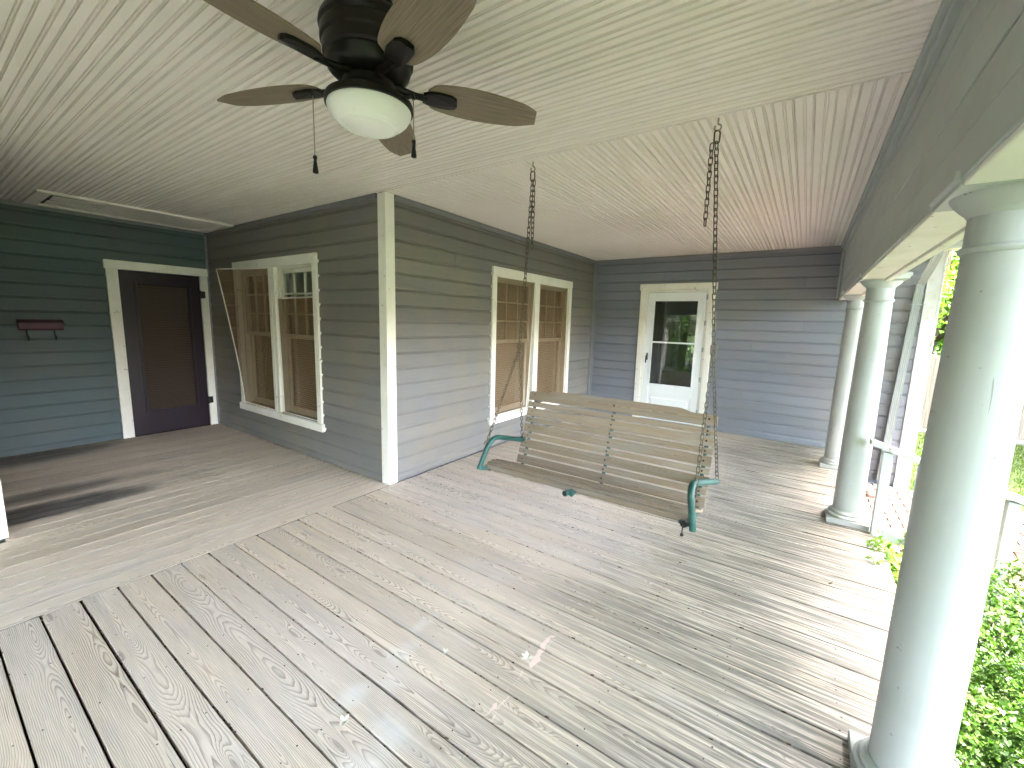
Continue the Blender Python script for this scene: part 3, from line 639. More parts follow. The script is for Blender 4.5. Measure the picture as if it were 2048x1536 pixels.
# attic hatch with a vent slot, in the recess ceiling
hat = thing('ceiling_hatch', (-3.4, -.8, H)); hat.parent = house; hat.matrix_parent_inverse = Matrix.Translation(house.location).inverted(); hat['label'] = 'long flat hatch panel with a warped open end'
def hb(nm, x0, x1, y0, y1, z0, z1, m='ceiling'): return MB().box(x0, x1, y0, y1, z0, z1).build(nm, m, hat, .002)
HX0, HX1, HY0, HY1 = -3.53, -2.74, -1.63, -.03
hb('hatch_frame', HX0, HX0 + .06, HY0, HY1, H - .022, H - .001); hb('hatch_frame', HX1 - .06, HX1, HY0, HY1, H - .022, H - .001)
hb('hatch_frame', HX0 + .0605, HX1 - .0605, HY0, HY0 + .1, H - .022, H - .001); hb('hatch_frame', HX0 + .0605, HX1 - .0605, HY1 - .1, HY1, H - .022, H - .001)
hb('hatch_slot_shade', HX0 + .06, HX1 - .06, HY0 + .1, HY0 + .5, H - .004, H - .0015, 'black')  # flat black sheet stands in for the shade inside the slot
MB().add([(HX0 + .075, HY0 + .5, H - .014), (HX1 - .075, HY0 + .5, H - .014), (HX1 - .075, HY1 - .1, H - .014), (HX0 + .075, HY1 - .1, H - .014),
          (HX0 + .075, HY0 + .5, H - .006), (HX1 - .075, HY0 + .5, H - .006), (HX1 - .075, HY1 - .1, H - .006), (HX0 + .075, HY1 - .1, H - .006)], [(0,1,2,3),(4,7,6,5),(0,4,5,1),(1,5,6,2),(2,6,7,3),(3,7,4,0)]).build('hatch_panel', 'ceiling', hat)
for xa in (HX0 + .14, HX0 + .42):
    MB().add([(xa, HY0 + .13, H - .018), (xa + .19, HY0 + .13, H - .012), (xa + .22, HY0 + .52, H - .010), (xa - .02, HY0 + .52, H - .010),
              (xa, HY0 + .13, H - .012), (xa + .19, HY0 + .13, H - .007), (xa + .22, HY0 + .52, H - .005), (xa - .02, HY0 + .52, H - .005)], [(0,1,2,3),(4,7,6,5),(0,4,5,1),(1,5,6,2),(2,6,7,3),(3,7,4,0)]).build('loose_slat', 'ceiling', hat)

# ---------------------------------------------------------------- beam on the columns
def beam(x0, x1, y0, y1, inner, label):
    B = MB().box(x0 + .012, x1 - .012, y0, y1, ZB + .004, H + .01).build('beam', 'beam', house); B['label'] = label
    return B
B = beam(XB, XBO, YF - .25, L2, 'x', 'grey boarded porch beam carried by the white columns')
zs = [1.94, 2.062, 2.192, 2.325, 2.45, 2.53]
for i in range(5): bx('beam_board', 'beam', B, XB - .004 + .0025*(i % 2), XB + .0115, YF + .02, L2 - .02, zs[i] + .0015, zs[i+1] - .002, .003)
bx('crown_trim', 'beam', B, XB - .03, XB + .0115, YF + .02, L2 - .022, 2.531, 2.565, .004); bx('crown_trim', 'beam', B, XB - .048, XB + .0115, YF + .02, L2 - .022, 2.5655, 2.597, .004)
bx('corner_board', 'beam', B, XB - .03, XB - .005, L2 - .019, L2 - .003, 1.95, 2.53)
yy = YF - .25
for yl in (-1.35, .55, 2.05, 3.3, L2 - .004):
    bx('soffit_board', 'trim', B, XB + .004, XBO - .035, yy + .002, yl, ZB - .014, ZB + .0035, .003); bx('soffit_trim', 'trim', B, XBO - .034, XBO + .004, yy + .002, yl, ZB - .028, ZB + .0035, .003); yy = yl
bx('beam_board', 'trim', B, XBO - .0115, XBO + .012, YF - .25, L2 - .004, ZB + .004, H, .003)
# front beam, behind the viewer
MB().box(WX + .03, XB - .004, YF - .25, YF, ZB, H + .01).build('beam', 'beam', house)['label'] = 'grey porch beam across the front opening'

def column(cx, cyy, label):
    Cn = thing('porch_column', (cx, cyy, 0)); Cn.parent = house; Cn.matrix_parent_inverse = Matrix.Translation(house.location).inverted(); Cn['label'] = label
    MB().box(cx - .135, cx + .135, cyy - .135, cyy + .135, .003, .042).build('plinth', 'column', Cn, .004, 2)
    pr = [(.128, .0425), (.134, .050), (.134, .062), (.126, .070), (.117, .0715), (.118, .078), (.120, .084), (.117, .092), (.108, .096), (.104, .104)]
    MB().lathe(pr, (cx, cyy, 0), 48).build('base_moulding', 'column', Cn, smooth=True, auto=35)
    zt = ZB + .026; n = 14; pr = []
    for i in range(n + 1):
        t = i/n; z = .104 + (zt - .20 - .104)*t; r = .0965 - .0135*max(0, (t - .25)/.75)**1.5; pr.append((r, z))
    MB().lathe(pr, (cx, cyy, 0), 48).build('shaft', 'column', Cn, smooth=True, auto=50)
    r = .083; z = zt - .20
    pr = [(r + .003, z), (r + .009, z + .006), (r + .010, z + .012), (r + .006, z + .018), (r + .001, z + .021), (r, z + .03), (r, z + .10), (r + .004, z + .104), (r + .008, z + .112), (r + .012, z + .114), (r + .020, z + .122), (r + .034, z + .138), (r + .042, z + .150), (r + .044, z + .157)]
    MB().lathe(pr, (cx, cyy, 0), 48).build('capital', 'column', Cn, smooth=True, auto=40)
    # abacus: notched square block lapping the beam face
    a = .150
    prof = [(-a + .012, zt - .043), (a - .012, zt - .043), (a - .012, zt - .030), (a, zt - .022), (a, zt - .0005), (-a, zt - .0005), (-a, zt - .022), (-a + .012, zt - .030)]
    MB().extrude(prof, -a, a, lambda t, p, q: (cx + p, cyy + t, q)).build('abacus', 'column', Cn, .002)
    return Cn
column(3.485, -.705, 'nearest white round porch column at the right')
column(3.485, 1.80, 'middle white round porch column with the stair rail')
column(3.475, 3.47, 'farthest white round porch column by the storm door wall')
column(3.47, YF - .1, 'white round corner column behind the viewer')
# roof: unseen eave slab, widened to keep sun off the deck, and pitched covers
bx('roof', 'trim', house, XBO + .013, 4.28, YF - .30, 4.01, 2.545, 2.56, .002)
bx('fascia', 'trim', house, 4.281, 4.305, YF - .32, 4.0, 2.545, 2.72, .003)
MB().add([(4.36, YF - .4, 2.70), (4.36, 4.3, 2.70), (-4.5, 4.6, 5.0), (-4.5, YF - .4, 5.0), (4.36, YF - .4, 2.66), (4.36, 4.3, 2.66), (-4.5, 4.6, 2.68), (-4.5, YF - .4, 2.68)], [(0,1,2,3),(4,7,6,5),(0,4,5,1),(1,5,6,2),(2,6,7,3),(3,7,4,0)]).build('roof', 'shingle', house)
MB().add([(-4.5, -7, 2.66), (WX + .3, -7, 2.66), (WX + .3, YF - .41, 2.66), (-4.5, YF - .41, 2.66), (-4.5, -7, 4.9), (WX + .3, -7, 2.70), (WX + .3, YF - .41, 2.70), (-4.5, YF - .41, 4.9)], [(3,2,1,0),(4,5,6,7),(0,1,5,4),(1,2,6,5),(2,3,7,6),(3,0,4,7)]).build('roof', 'shingle', house)
# roof of the far wing: shingle courses rising from the gutter
MB().box(XBO + .02, 4.55, 4.02, 4.40, 2.47, 2.50).build('eave_soffit', 'trim', house)
for i in range(7):
    yb = 3.98 + i*.14; zb = 2.56 + i*.075
    MB().add([(3.62, yb, zb), (4.62, yb, zb), (4.62, yb + .2, zb + .10), (3.62, yb + .2, zb + .10), (3.62, yb, zb + .012), (4.62, yb, zb + .012), (4.62, yb + .2, zb + .105), (3.62, yb + .2, zb + .105)], [(3,2,1,0),(4,5,6,7),(0,1,5,4),(1,2,6,5),(2,3,7,6),(3,0,4,7)]).build('shingle_course', 'shingle', house)
MB().box(-4.5, XBO, 3.6, 4.6, 2.661, 2.70).build('roof_deck', 'shingle', house)
MB().add([(-4.5, 4.55, 2.71), (4.55, 4.55, 2.71), (4.55, 12, 2.71), (-4.5, 12, 2.71), (-4.5, 4.95, 3.04), (4.55, 4.95, 3.04), (4.55, 12, 6), (-4.5, 12, 6)], [(3,2,1,0),(4,5,6,7),(0,1,5,4),(1,2,6,5),(2,3,7,6),(3,0,4,7)]).build('roof', 'shingle', house)
# gutter and downspout
gp = [(0, 0), (-.075, 0), (-.082, .02), (-.095, .045), (-.11, .055), (-.11, .085), (-.118, .085), (-.118, .092), (-.102, .092), (-.102, .06), (-.087, .05), (-.074, .022), (-.07, .008), (-.008, .008), (-.008, .085), (0, .085)]
MB().extrude(gp, XBO + .62, 4.62, lambda t, p, q: (t, 4.00 + p, 2.445 + q)).build('gutter', 'gutter', house)
ds = thing('downspout', (4.0, 4.3, -.3)); ds.parent = house; ds.matrix_parent_inverse = Matrix.Translation(house.location).inverted(); ds['label'] = 'fluted grey metal downspout beside the peeling corner board'
def flute(pts, wdt, dep, nm):
    # fluted rectangular pipe through (x, y, z) centres, extrusion of a ribbed section
    sec = []
    nr = 4
    for i in range(nr):
        a0 = -wdt/2 + wdt*i/nr; st = wdt/nr
        sec += [(a0 + st*.1, -dep/2), (a0 + st*.25, -dep/2 + .006), (a0 + st*.55, -dep/2 + .006), (a0 + st*.7, -dep/2)]
    sec += [(wdt/2, -dep/2), (wdt/2, dep/2), (-wdt/2, dep/2), (-wdt/2, -dep/2)]
    m = MB(); k = len(sec); vs = []; fs = []
    for (x, y, z) in pts: vs += [(x + p, y + q, z) for p, q in sec]
    for i in range(len(pts) - 1):
        for j in range(k): fs.append((i*k+j, i*k+(j+1)%k, (i+1)*k+(j+1)%k, (i+1)*k+j))
    fs += [tuple(range(k)), tuple((len(pts)-1)*k + j for j in range(k))]
    return m.add(vs, fs).build(nm, 'gutter', ds)
flute([(4.13, 3.95, 2.445), (4.125, 3.96, 2.36), (4.10, 4.18, 2.19), (4.085, 4.325, 2.10), (4.083, 4.33, 2.06)], .078, .062, 'elbow')
flute([(4.085, 4.345, 2.075), (4.055, 4.345, 1.2), (4.03, 4.345, .5), (4.012, 4.345, -.30)], .072, .056, 'pipe')
bx('strap', 'gutter', ds, 4.02, 4.155, 4.307, 4.315, 1.86, 1.875, .001)

# ------------------------------------------------------------------ ceiling fan
FX, FY = 1.715, -1.45
fan = thing('ceiling_fan', (FX, FY, 2.2), 'dark bronze five-blade ceiling fan with a frosted bowl light', 'ceiling fan')
def lat(nm, prof, mat, par=fan, n=48, auto=35): return MB().lathe(prof, (FX, FY, 0), n).build(nm, mat, par, smooth=True, auto=auto)
lat('canopy', [(.085, 2.5985), (.085, 2.575), (.080, 2.57), (.072, 2.566), (.072, 2.545)], 'bronze')
lat('motor_housing', [(.06, 2.55), (.125, 2.546), (.15, 2.53), (.158, 2.515), (.160, 2.50), (.152, 2.492), (.156, 2.486), (.156, 2.455), (.148, 2.449), (.151, 2.443), (.149, 2.415), (.141, 2.409), (.143, 2.403), (.136, 2.38), (.115, 2.362), (.085, 2.352), (.05, 2.35)], 'bronze')
lat('switch_housing', [(.07, 2.352), (.088, 2.345), (.09, 2.325), (.084, 2.318), (.086, 2.313), (.088, 2.295), (.07, 2.29)], 'bronze')
lat('light_ring', [(.07, 2.305), (.10, 2.302), (.13, 2.296), (.146, 2.286), (.150, 2.276), (.148, 2.264), (.139, 2.264), (.137, 2.27), (.09, 2.29)], 'bronze')
bw = [(.150, 2.266), (.1525, 2.258), (.149, 2.246), (.140, 2.230), (.126, 2.2155), (.114, 2.207), (.113, 2.2075), (.109, 2.2035), (.1045, 2.1985), (.103, 2.2005), (.0985, 2.1985), (.0945, 2.1925), (.093, 2.195), (.086, 2.193), (.06, 2.187), (.035, 2.183), (.006, 2.182)]
bw = [(r*.93, 2.268 + (z - 2.268)*.88) for r, z in bw]
lat('glass_bowl', bw, 'bowl', n=64, auto=30)
BR0, BR1, BZ = .20, .640, 2.348
def blade():
    m = MB(); n = 22; top = []; bot = []
    for i in range(n + 1):
        t = i/n; x = BR0 + (BR1 - BR0)*t
        wd = .052 + .030*math.sin(math.pi*min(1, t*1.02)**.8) * 1.0
        if t < .06: wd *= (.55 + .45*math.sqrt(t/.06))
        if t > .82: wd *= 1 - .42*((t - .82)/.18)**1.4
        top.append(wd); bot.append(wd)
    vs = []; fs = []
    for i in range(n + 1):
        t = i/n; x = BR0 + (BR1 - BR0)*t; skew = .018*(t - .5) if t < .95 else .018*.45
        xo = x - (.010 if i == n else 0)
        vs += [(x, top[i], .003), (x if i < n else x - .03, -bot[i], .003), (x, top[i], -.003), (x if i < n else x - .03, -bot[i], -.003)]
    for i in range(n):
        o = 4*i
        fs += [(o, o+4, o+5, o+1), (o+2, o+3, o+7, o+6), (o, o+2, o+6, o+4), (o+1, o+5, o+7, o+3)]
    fs += [(0, 1, 3, 2), (4*n, 4*n+2, 4*n+3, 4*n+1)]
    return m.add(vs, fs).mesh('blade', 'blade')
bmsh = blade()
def iron():
    m = MB()
    m.tube([(.085, 0, .008), (.12, 0, -.004), (.16, 0, -.010), (.20, 0, -.012)], [.016, .013, .011, .012], 10)
    # shield-shaped plate under the blade root
    pl = [(.185, -.018), (.20, -.028), (.235, -.036), (.285, -.033), (.305, -.022), (.31, 0), (.305, .022), (.285, .033), (.235, .036), (.20, .028), (.185, .018)]
    k = len(pl); vs = [(x, y, -.004) for x, y in pl] + [(x, y, -.013 - .008*(1 - abs(y)/.036)) for x, y in pl]
    m.add(vs, [tuple(range(k)), tuple(range(2*k-1, k-1, -1))] + [(i, k+i, k+(i+1)%k, (i+1)%k) for i in range(k)])
    return m.mesh('blade_iron', 'bronze')
imsh = iron()
for k in range(5):
    an = rad(55.5 + 72*k)
    mw = Matrix.Translation((FX, FY, BZ)) @ Matrix.Rotation(an, 4, 'Z') @ Matrix.Rotation(rad(-11), 4, 'X')
    link('blade', bmsh, fan, mw=mw); link('blade_iron', imsh, fan, mw=mw, auto=30)
vd = Vector((cam.location.x - FX, cam.location.y - FY, 0)).normalized(); sd = Vector((-vd.y, vd.x, 0))
for (s, ln, zz) in ((-1, .185, 2.275), (1, .125, 2.28)):
    # small arms either side of the light, a bead chain and a turned fob on each
    p0 = Vector((FX, FY, zz)) + Vector(((-.46, -.89, 0) if s < 0 else (.89, .20, 0))).normalized()*.150; p1 = Vector((FX, FY, zz)) + (p0 - Vector((FX, FY, zz))).normalized()*.182
    pc = MB().tube([p0, p1, p1 - Vector((0, 0, .012))], [.008, .008, .006], 8).build('pull_switch', 'bronze', fan)
    ch = MB(); n = 40
    ch.tube([p1 - Vector((0, 0, .012 + ln*i/ (2*n))) for i in range(2*n + 1)], [(.0024 if i % 2 else .0012) for i in range(2*n + 1)], 6)
    ch = ch.build('pull_chain', 'hook', fan, smooth=True)
    MB().lathe([(.003, 0), (.007, -.004), (.007, -.010), (.0045, -.014), (.0055, -.022), (.009, -.048), (.0095, -.056), (.006, -.058)], (p1.x, p1.y, p1.z - .012 - ln), 14).build('pull_fob', 'bronze', ch, smooth=True, auto=40)

# ------------------------------------------------------------------ porch swing
SX0, SX1 = 1.345, 2.675
swing = thing('porch_swing', (2.01, 0, .46), 'weathered slatted porch swing with green tube arms hanging on chains', 'porch swing')
prof = [(-.285, .535), (-.262, .560), (-.215, .569), (-.165, .562), (-.115, .545), (-.065, .525), (-.015, .505), (.035, .488), (.078, .477)]
def slat(yc, zc, ang, wdt, th, nm='slat', shape=None, x0=SX0, x1=SX1):
    ln = x1 - x0; m = MB()
    if shape is None:
        m.box(-ln/2, ln/2, -wdt/2, wdt/2, -th/2, th/2)
    else:
        up = [(-ln/2, wdt*.22), (-ln/2 + .02, wdt*.30), (-ln*.395, wdt*.30), (-ln*.38, wdt*.34), (-ln*.355, wdt*.46), (-ln*.335, wdt*.52), (0, wdt*.56), (ln*.335, wdt*.52), (ln*.355, wdt*.46), (ln*.38, wdt*.34), (ln*.395, wdt*.30), (ln/2 - .02, wdt*.30), (ln/2, wdt*.22)]
        pr = [(-ln/2, -wdt/2), (ln/2, -wdt/2)] + up[::-1]
        k = len(pr); m.add([(x, y, -th/2) for x, y in pr] + [(x, y, th/2) for x, y in pr], [tuple(range(k-1, -1, -1)), tuple(range(k, 2*k))] + [(i, (i+1)%k, k+(i+1)%k, k+i) for i in range(k)])
    me = m.mesh(nm, 'swing_wood', .003 if wdt > .0355 or shape else .0058, 2)
    return link(nm, me, swing, mw=Matrix.Translation(((x0+x1)/2, yc, zc)) @ Matrix.Rotation(rad(.35), 4, 'Z') @ Matrix.Rotation(ang, 4, 'X'))
bolt_me = MB().lathe([(.0065, 0), (.0065, .002), (.004, .0042), (.001, .005)], (0, 0, 0), 10).mesh('bolt', 'bolt', smooth=True)
XS = [SX0 + .045, 2.025, SX1 - .045]
# seat slats follow the curved bearers
for i in range(len(prof) - 1):
    (ya, za), (yb, zb) = prof[i], prof[i+1]; L = math.hypot(yb - ya, zb - za)
    slat((ya+yb)/2, (za+zb)/2 + .010, math.atan2(zb - za, yb - ya) - (rad(7) if i > 1 else 0), min(.0352, L - (.0155 if i else .004)), .019 if i else .02)
# back: alternating wide and narrow slats
b0 = Vector((0, .115, .480)); b1 = Vector((0, .292, 1.030)); bd = (b1 - b0).normalized(); bl_ = (b1 - b0).length
bang = math.atan2(bd.z, bd.y); nb = Vector((0, -bd.z, bd.y))        # towards the sitter
s = .006; gap = .0125
widths = [.066, .041, .066, .041, .066, .041, .066, .040, .094]
tot = sum(widths) + gap*8; kf = (bl_ - .006)/tot
for i, wd in enumerate(widths):
    wd *= kf; c = b0 + bd*(s + wd/2); ci = c
    bow = .012*math.sin(math.pi*(s + wd/2)/bl_)
    ci = c - nb*bow
    slat(ci.y, ci.z, bang, wd, .017, shape='crest' if i == 8 else None)
    for X in XS:
        p = ci + nb*.0085 + Vector((X, 0, 0))
        link('bolt', bolt_me, swing, mw=Matrix.Translation(p) @ Matrix.Rotation(bang + math.pi/2 - math.pi/2, 4, 'X') @ Matrix.Rotation(0, 4, 'X'))
    s += wd + gap*kf
# green bearers under seat and back
for X in XS:
    pts = [(X, -.33 if X == 2.025 else -.29, .548), (X, -.25, .548)] + [(X, y + .004, z - .012) for y, z in prof[2:-1]] + [(X, .105, .466), (X, .132, .478)]
    for t in (.1, .3, .5, .7, .9, 1.0):
        c = b0 + bd*(bl_*.93*t) - nb*(.020 + .012*math.sin(math.pi*t)); pts.append((X, c.y, c.z))
    MB().tube(pts, .0125, 8).build('frame_bearer', 'green_metal', swing, smooth=True, auto=50)
def bend(p, q, r, a=.35, n=6):
    p, q, r = Vector(p), Vector(q), Vector(r); l = min((p-q).length, (r-q).length)*a
    A = q + (p-q).normalized()*l; B_ = q + (r-q).normalized()*l
    return [tuple(A*(1-t)**2 + q*2*t*(1-t) + B_*t*t) for t in [i/n for i in range(n+1)]]
def arm(rear, bnd, bot, foot):
    pts = [rear] + bend(rear, bnd, bot, .38) + bend(bnd, bot, foot, .2)[:2] + [bot]
    return MB().tube(pts, .0175, 12).build('arm', 'green_metal', swing, smooth=True, auto=50)
aL = arm((1.358, .195, .640), (1.372, -.245, .765), (1.335, -.335, .548), (1.40, -.1, .55))
aR = arm((2.712, .215, .632), (2.662, -.315, .772), (2.697, -.325, .535), (2.66, -.1, .55))
# lower rails of the side frames with open ends, middle stub
for nm, pts in (('side_rail', [(1.338, -.322, .552), (1.40, -.25, .548), (1.40, .05, .462)]), ('side_rail', [(2.690, -.31, .548), (2.64, -.24, .545), (2.64, .05, .462)])):
    MB().tube(pts, .013, 10).build(nm, 'green_metal', swing, smooth=True, auto=50)
MB().tube([(1.99, -.345, .551), (2.02, -.20, .543)], .0175, 12).build('centre_stub', 'green_metal', swing, smooth=True, auto=50)
MB().tube([(1.9895, -.347, .551), (1.990, -.343, .551)], .0145, 12).build('stub_end', 'black', swing)
kn = MB().tube([(2.652, -.335, .562), (2.665, -.29, .556)], .0185, 12).build('end_cap', 'black', swing, smooth=True, auto=40)
MB().tube([(2.652, -.338, .552), (2.651, -.345, .535), (2.651, -.345, .512)], [.004, .003, .003], 6).tube([(2.651, -.345, .514), (2.651, -.345, .504)], .009, 8).build('hanging_screw', 'black', swing)

# ------------------------------------------------------------------ chains
def torus_link(lx, ly, r, n=14, m=6):
    pts = []
    for i in range(n):
        a = 2*math.pi*i/n; s_ = (ly - lx)/2 if math.sin(a) >= 0 else -(ly - lx)/2
        pts.append((math.cos(a)*lx/2, 0, math.sin(a)*lx/2 + s_))
    return MB().tube(pts, r, m, closed=True)
lk = torus_link(.021, .043, .0029).mesh('chain_link', 'chain', smooth=True)
lk_s = torus_link(.018, .036, .0024).mesh('chain_link', 'chain', smooth=True)
ring_me = torus_link(.032, .034, .0033, 16).mesh('ring', 'chain', smooth=True)
qlink_me = torus_link(.028, .062, .0042, 16).mesh('quick_link', 'chain', smooth=True)
def run(a, b, me, pitch, par, sag=0.0):
    a, b = Vector(a), Vector(b); n = max(1, round((b - a).length/pitch)); R0 = random.uniform(0, 3)
    for i in range(n):
        t = (i + .5)/n; p = a.lerp(b, t); p.z -= sag*math.sin(math.pi*t)
        dr = (b - a).normalized(); q = (-dr).to_track_quat('Z', 'Y')
        link('chain_link', me, par, mw=Matrix.Translation(p) @ q.to_matrix().to_4x4() @ Matrix.Rotation(R0 + (i % 2)*math.pi/2 + random.uniform(-.12, .12), 4, 'Z'))
def hang(label, hook, split, front, rear, spare, sp_off, ringtop):
    C = thing('swing_chain', split, label, 'chain', 'chains carrying the porch swing')
    hx, hy = hook
    MB().tube([(hx, hy, H + .01), (hx, hy, H - .03)] + [(hx + .016*math.sin(a), hy, H - .046 + .016*math.cos(a)) for a in [i*math.pi/8 for i in range(0, 15)]], .0042, 8).build('eye_hook', 'hook', C, smooth=True)
    link('quick_link', qlink_me, C, mw=Matrix.Translation((hx, hy, H - .09)) @ Matrix.Rotation(.5, 4, 'Z'))
    top = (hx, hy, H - .115)
    run(top, split, lk, .0335, C)
    st = (hx + sp_off[0], hy + sp_off[1], H - .118); run(st, spare, lk, .0335, C)
    link('ring', ring_me if ringtop else qlink_me, C, mw=Matrix.Translation(split) @ Matrix.Rotation(.4, 4, 'Z'))
    run((split[0], split[1], split[2] - .012), front, lk_s, .0290, C); run((split[0], split[1], split[2] - .012), rear, lk_s, .0290, C)
    link('ring', ring_me, C, mw=Matrix.Translation(front) @ Matrix.Rotation(1.2, 4, 'Z')); link('ring', ring_me, C, mw=Matrix.Translation(rear) @ Matrix.Rotation(1.3, 4, 'X'))
hang('rusty chain on the left end of the porch swing', (1.437, .062), (1.384, .05, 1.367), (1.352, -.275, .722), (1.360, .155, .668), (1.452, .058, 2.04), (.012, .0), True)
hang('rusty chain on the right end of the porch swing, with a long loose tail', (2.574, .028), (2.653, .04, 1.419), (2.684, -.285, .705), (2.713, .215, .640), (2.553, .03, 2.075), (-.022, .004), False)

# ------------------------------------------------------------------ wall mailbox
mbx = thing('wall_mailbox', (-L1, -1.6, 1.3), 'dark maroon metal mailbox with two scroll hooks on the recess wall', 'mailbox')
MB().extrude([(0, 1.312), (.075, 1.312), (.088, 1.33), (.09, 1.385), (.0, 1.42)], -1.760, -1.437, lambda t, p, q: (-L1 + .004 + p, t, q)).build('box', 'mailbox', mbx, .006, 2)
MB().extrude([(0, 1.4255), (.097, 1.39), (.099, 1.372), (.0945, 1.372), (.0925, 1.386), (0, 1.4205)], -1.766, -1.431, lambda t, p, q: (-L1 + .004 + p, t, q)).build('lid', 'mailbox', mbx)
for yy in (-1.70, -1.50):
    MB().tube([(-L1 + .012, yy, 1.314), (-L1 + .012, yy, 1.24)] + [(-L1 + .012 + .03*(1 - math.cos(a)), yy, 1.235 - .03*math.sin(a)) for a in [i*math.pi/8 for i in range(1, 11)]], .006, 8).build('scroll_hook', 'black', mbx, smooth=True)

# ------------------------------------------------------------------ stair handrail beside the middle column
hr = thing('handrail', (3.65, 1.74, GZ), 'white wooden stair handrail running out from the middle column', 'handrail')
def rail_z(x): return .745 - .315*(x - 3.52)
def sl(nm, x0, x1, y0, y1, dz0, dz1, m='old_trim'):
    return MB().add([(x0,y0,rail_z(x0)+dz0),(x1,y0,rail_z(x1)+dz0),(x1,y1,rail_z(x1)+dz0),(x0,y1,rail_z(x0)+dz0),(x0,y0,rail_z(x0)+dz1),(x1,y0,rail_z(x1)+dz1),(x1,y1,rail_z(x1)+dz1),(x0,y1,rail_z(x0)+dz1)],
                    [(0,3,2,1),(4,5,6,7),(0,1,5,4),(1,2,6,5),(2,3,7,6),(3,0,4,7)]).build(nm, m, hr, .003)
sl('top_rail', 3.545, 5.2, 1.60, 1.69, -.038, 0)
for px, zb in ((3.655, -.30), (3.86, GZ), (4.315, GZ), (5.0, GZ)):
    MB().box(px - .03, px + .03, 1.615, 1.675, zb, rail_z(px + .03) - .040).build('post', 'old_trim', hr, .003)
sl('lower_rail', 3.69, 3.825, 1.625, 1.665, -.70, -.63); sl('lower_rail', 3.895, 4.28, 1.625, 1.665, -.70, -.63); sl('lower_rail', 4.35, 4.965, 1.625, 1.665, -.70, -.63)

# ------------------------------------------------------------------ brick walk and step
walk = tag(MB().box(3.62, 5.6, 1.72, 4.30, GZ + .003, -.385).build('path', 'soil'), kind='structure')
bk = MB().box(-.097, .097, -.046, .046, 0, .05).mesh('brick', 'brick', .004, 1)
for i in range(9):
    for j in range(26):
        bx_ = 3.73 + i*.205 + (.1025 if j % 2 else 0); by = 1.78 + j*.098
        if by > 4.27: continue
        link('brick', bk, walk, mw=Matrix.Translation((bx_, by, -.386 + random.uniform(-.004, .004))) @ Matrix.Rotation(random.uniform(-.02, .02), 4, 'Z'))
# ------------------------------------------------------------------ shrubs along the deck edge
def leaves_in(n, centre, half, power=2.6, shell=.6):
    """points in a super-ellipsoid, denser at the skin, with outward normals"""
    P = rng.normal(size=(n, 3)); P /= (np.abs(P)**power).sum(1)[:, None]**(1/power)
    r = 1 - rng.random(n)**2 * shell
    Q = P*r[:, None]
    return Q*np.array(half) + np.array(centre), P
def shrub(cx, cyy, zt, hx, hy, n, label, mat='leaf_box', L=.026):
    h = zt - GZ; T = thing('shrub', (cx, cyy, GZ), label, 'shrub', 'clipped shrubs along the deck edge' if cyy > -4 else 'light-blocking shrubs added at the front')
    ns = n//13; P, N = leaves_in(ns, (cx, cyy, GZ + h*.52), (hx, hy, h*.50), 3.2, .55)
    ph = rng.random(6)*6
    bump = .07*np.sin(P[:, 0]*11 + ph[0])*np.sin(P[:, 1]*9 + ph[1]) + .04*np.sin(P[:, 0]*27 + ph[2])*np.sin(P[:, 1]*31 + ph[3])
    P = P + N*bump[:, None]
    ax = N*.55 + rng.normal(size=P.shape)*.45 + np.array([0, 0, .75]); ax /= np.linalg.norm(ax, axis=1)[:, None]
    t = rng.uniform(-.5, .5, (ns, 13, 1)); sl_ = L*rng.uniform(2.2, 4.4, (ns, 1, 1))
    Q = (P[:, None, :] + ax[:, None, :]*t*sl_ + rng.normal(size=(ns, 13, 3))*L*.32).reshape(-1, 3)
    nr = (ax[:, None, :]*.55 + rng.normal(size=(ns, 13, 3))*.62 + np.array([0, 0, .25])).reshape(-1, 3)
    ls = np.repeat(rng.uniform(.65, 1.35, ns), 13)
    keep = (Q[:, 2] > GZ + .05) & ((Q[:, 0] > 3.66) | (Q[:, 1] < -4)); P = Q[keep]; nr = nr[keep]; ls = ls[keep]; nr /= np.linalg.norm(nr, axis=1)[:, None]
    quad_cloud('foliage', mat, T, P, nr, L*ls*rng.uniform(.7, 1.25, len(P)), L*.52*ls*rng.uniform(.8, 1.2, len(P)))
    # leafy sprigs standing out of the top
    m = MB()
    for i in range(9):
        a = rng.random()*6.28; q = Vector((cx + math.cos(a)*hx*.45, cyy + math.sin(a)*hy*.45, GZ + h*.75))
        m.tube([(cx + math.cos(a)*.03, cyy + math.sin(a)*.03, GZ), tuple(q.lerp(Vector((cx, cyy, GZ + .1)), .45)), tuple(q)], [.011, .008, .004], 6)
    m.build('stem', 'bark', T, smooth=True)
    return T
shrub(4.20, .95, .08, .60, .66, 24000, 'bright green clipped shrub nearest the stair handrail')
shrub(4.22, -.15, .06, .60, .68, 30000, 'bright green clipped shrub beside the nearest column')
shrub(4.25, -1.3, .05, .60, .70, 20000, 'clipped shrub below the deck corner beside the viewer')
shrub(5.25, .75, -.06, .55, .75, 16000, 'bright green clipped shrub in the outer row, nearer the handrail')
shrub(5.2, -.45, -.05, .55, .7, 16000, 'bright green clipped shrub in the outer row, nearer the viewer')
shrub(-.35, -5.6, 2.0, .95, .7, 9000, 'added light-blocking evergreen shrub beside the wing at the front of the porch', 'leaf_dark', .07)  # both tall front shrubs are unseen, added to darken the recess
shrub(1.2, -5.7, 1.7, .8, .65, 8000, 'added light-blocking evergreen shrub in front of the porch opening', 'leaf_dark', .07)
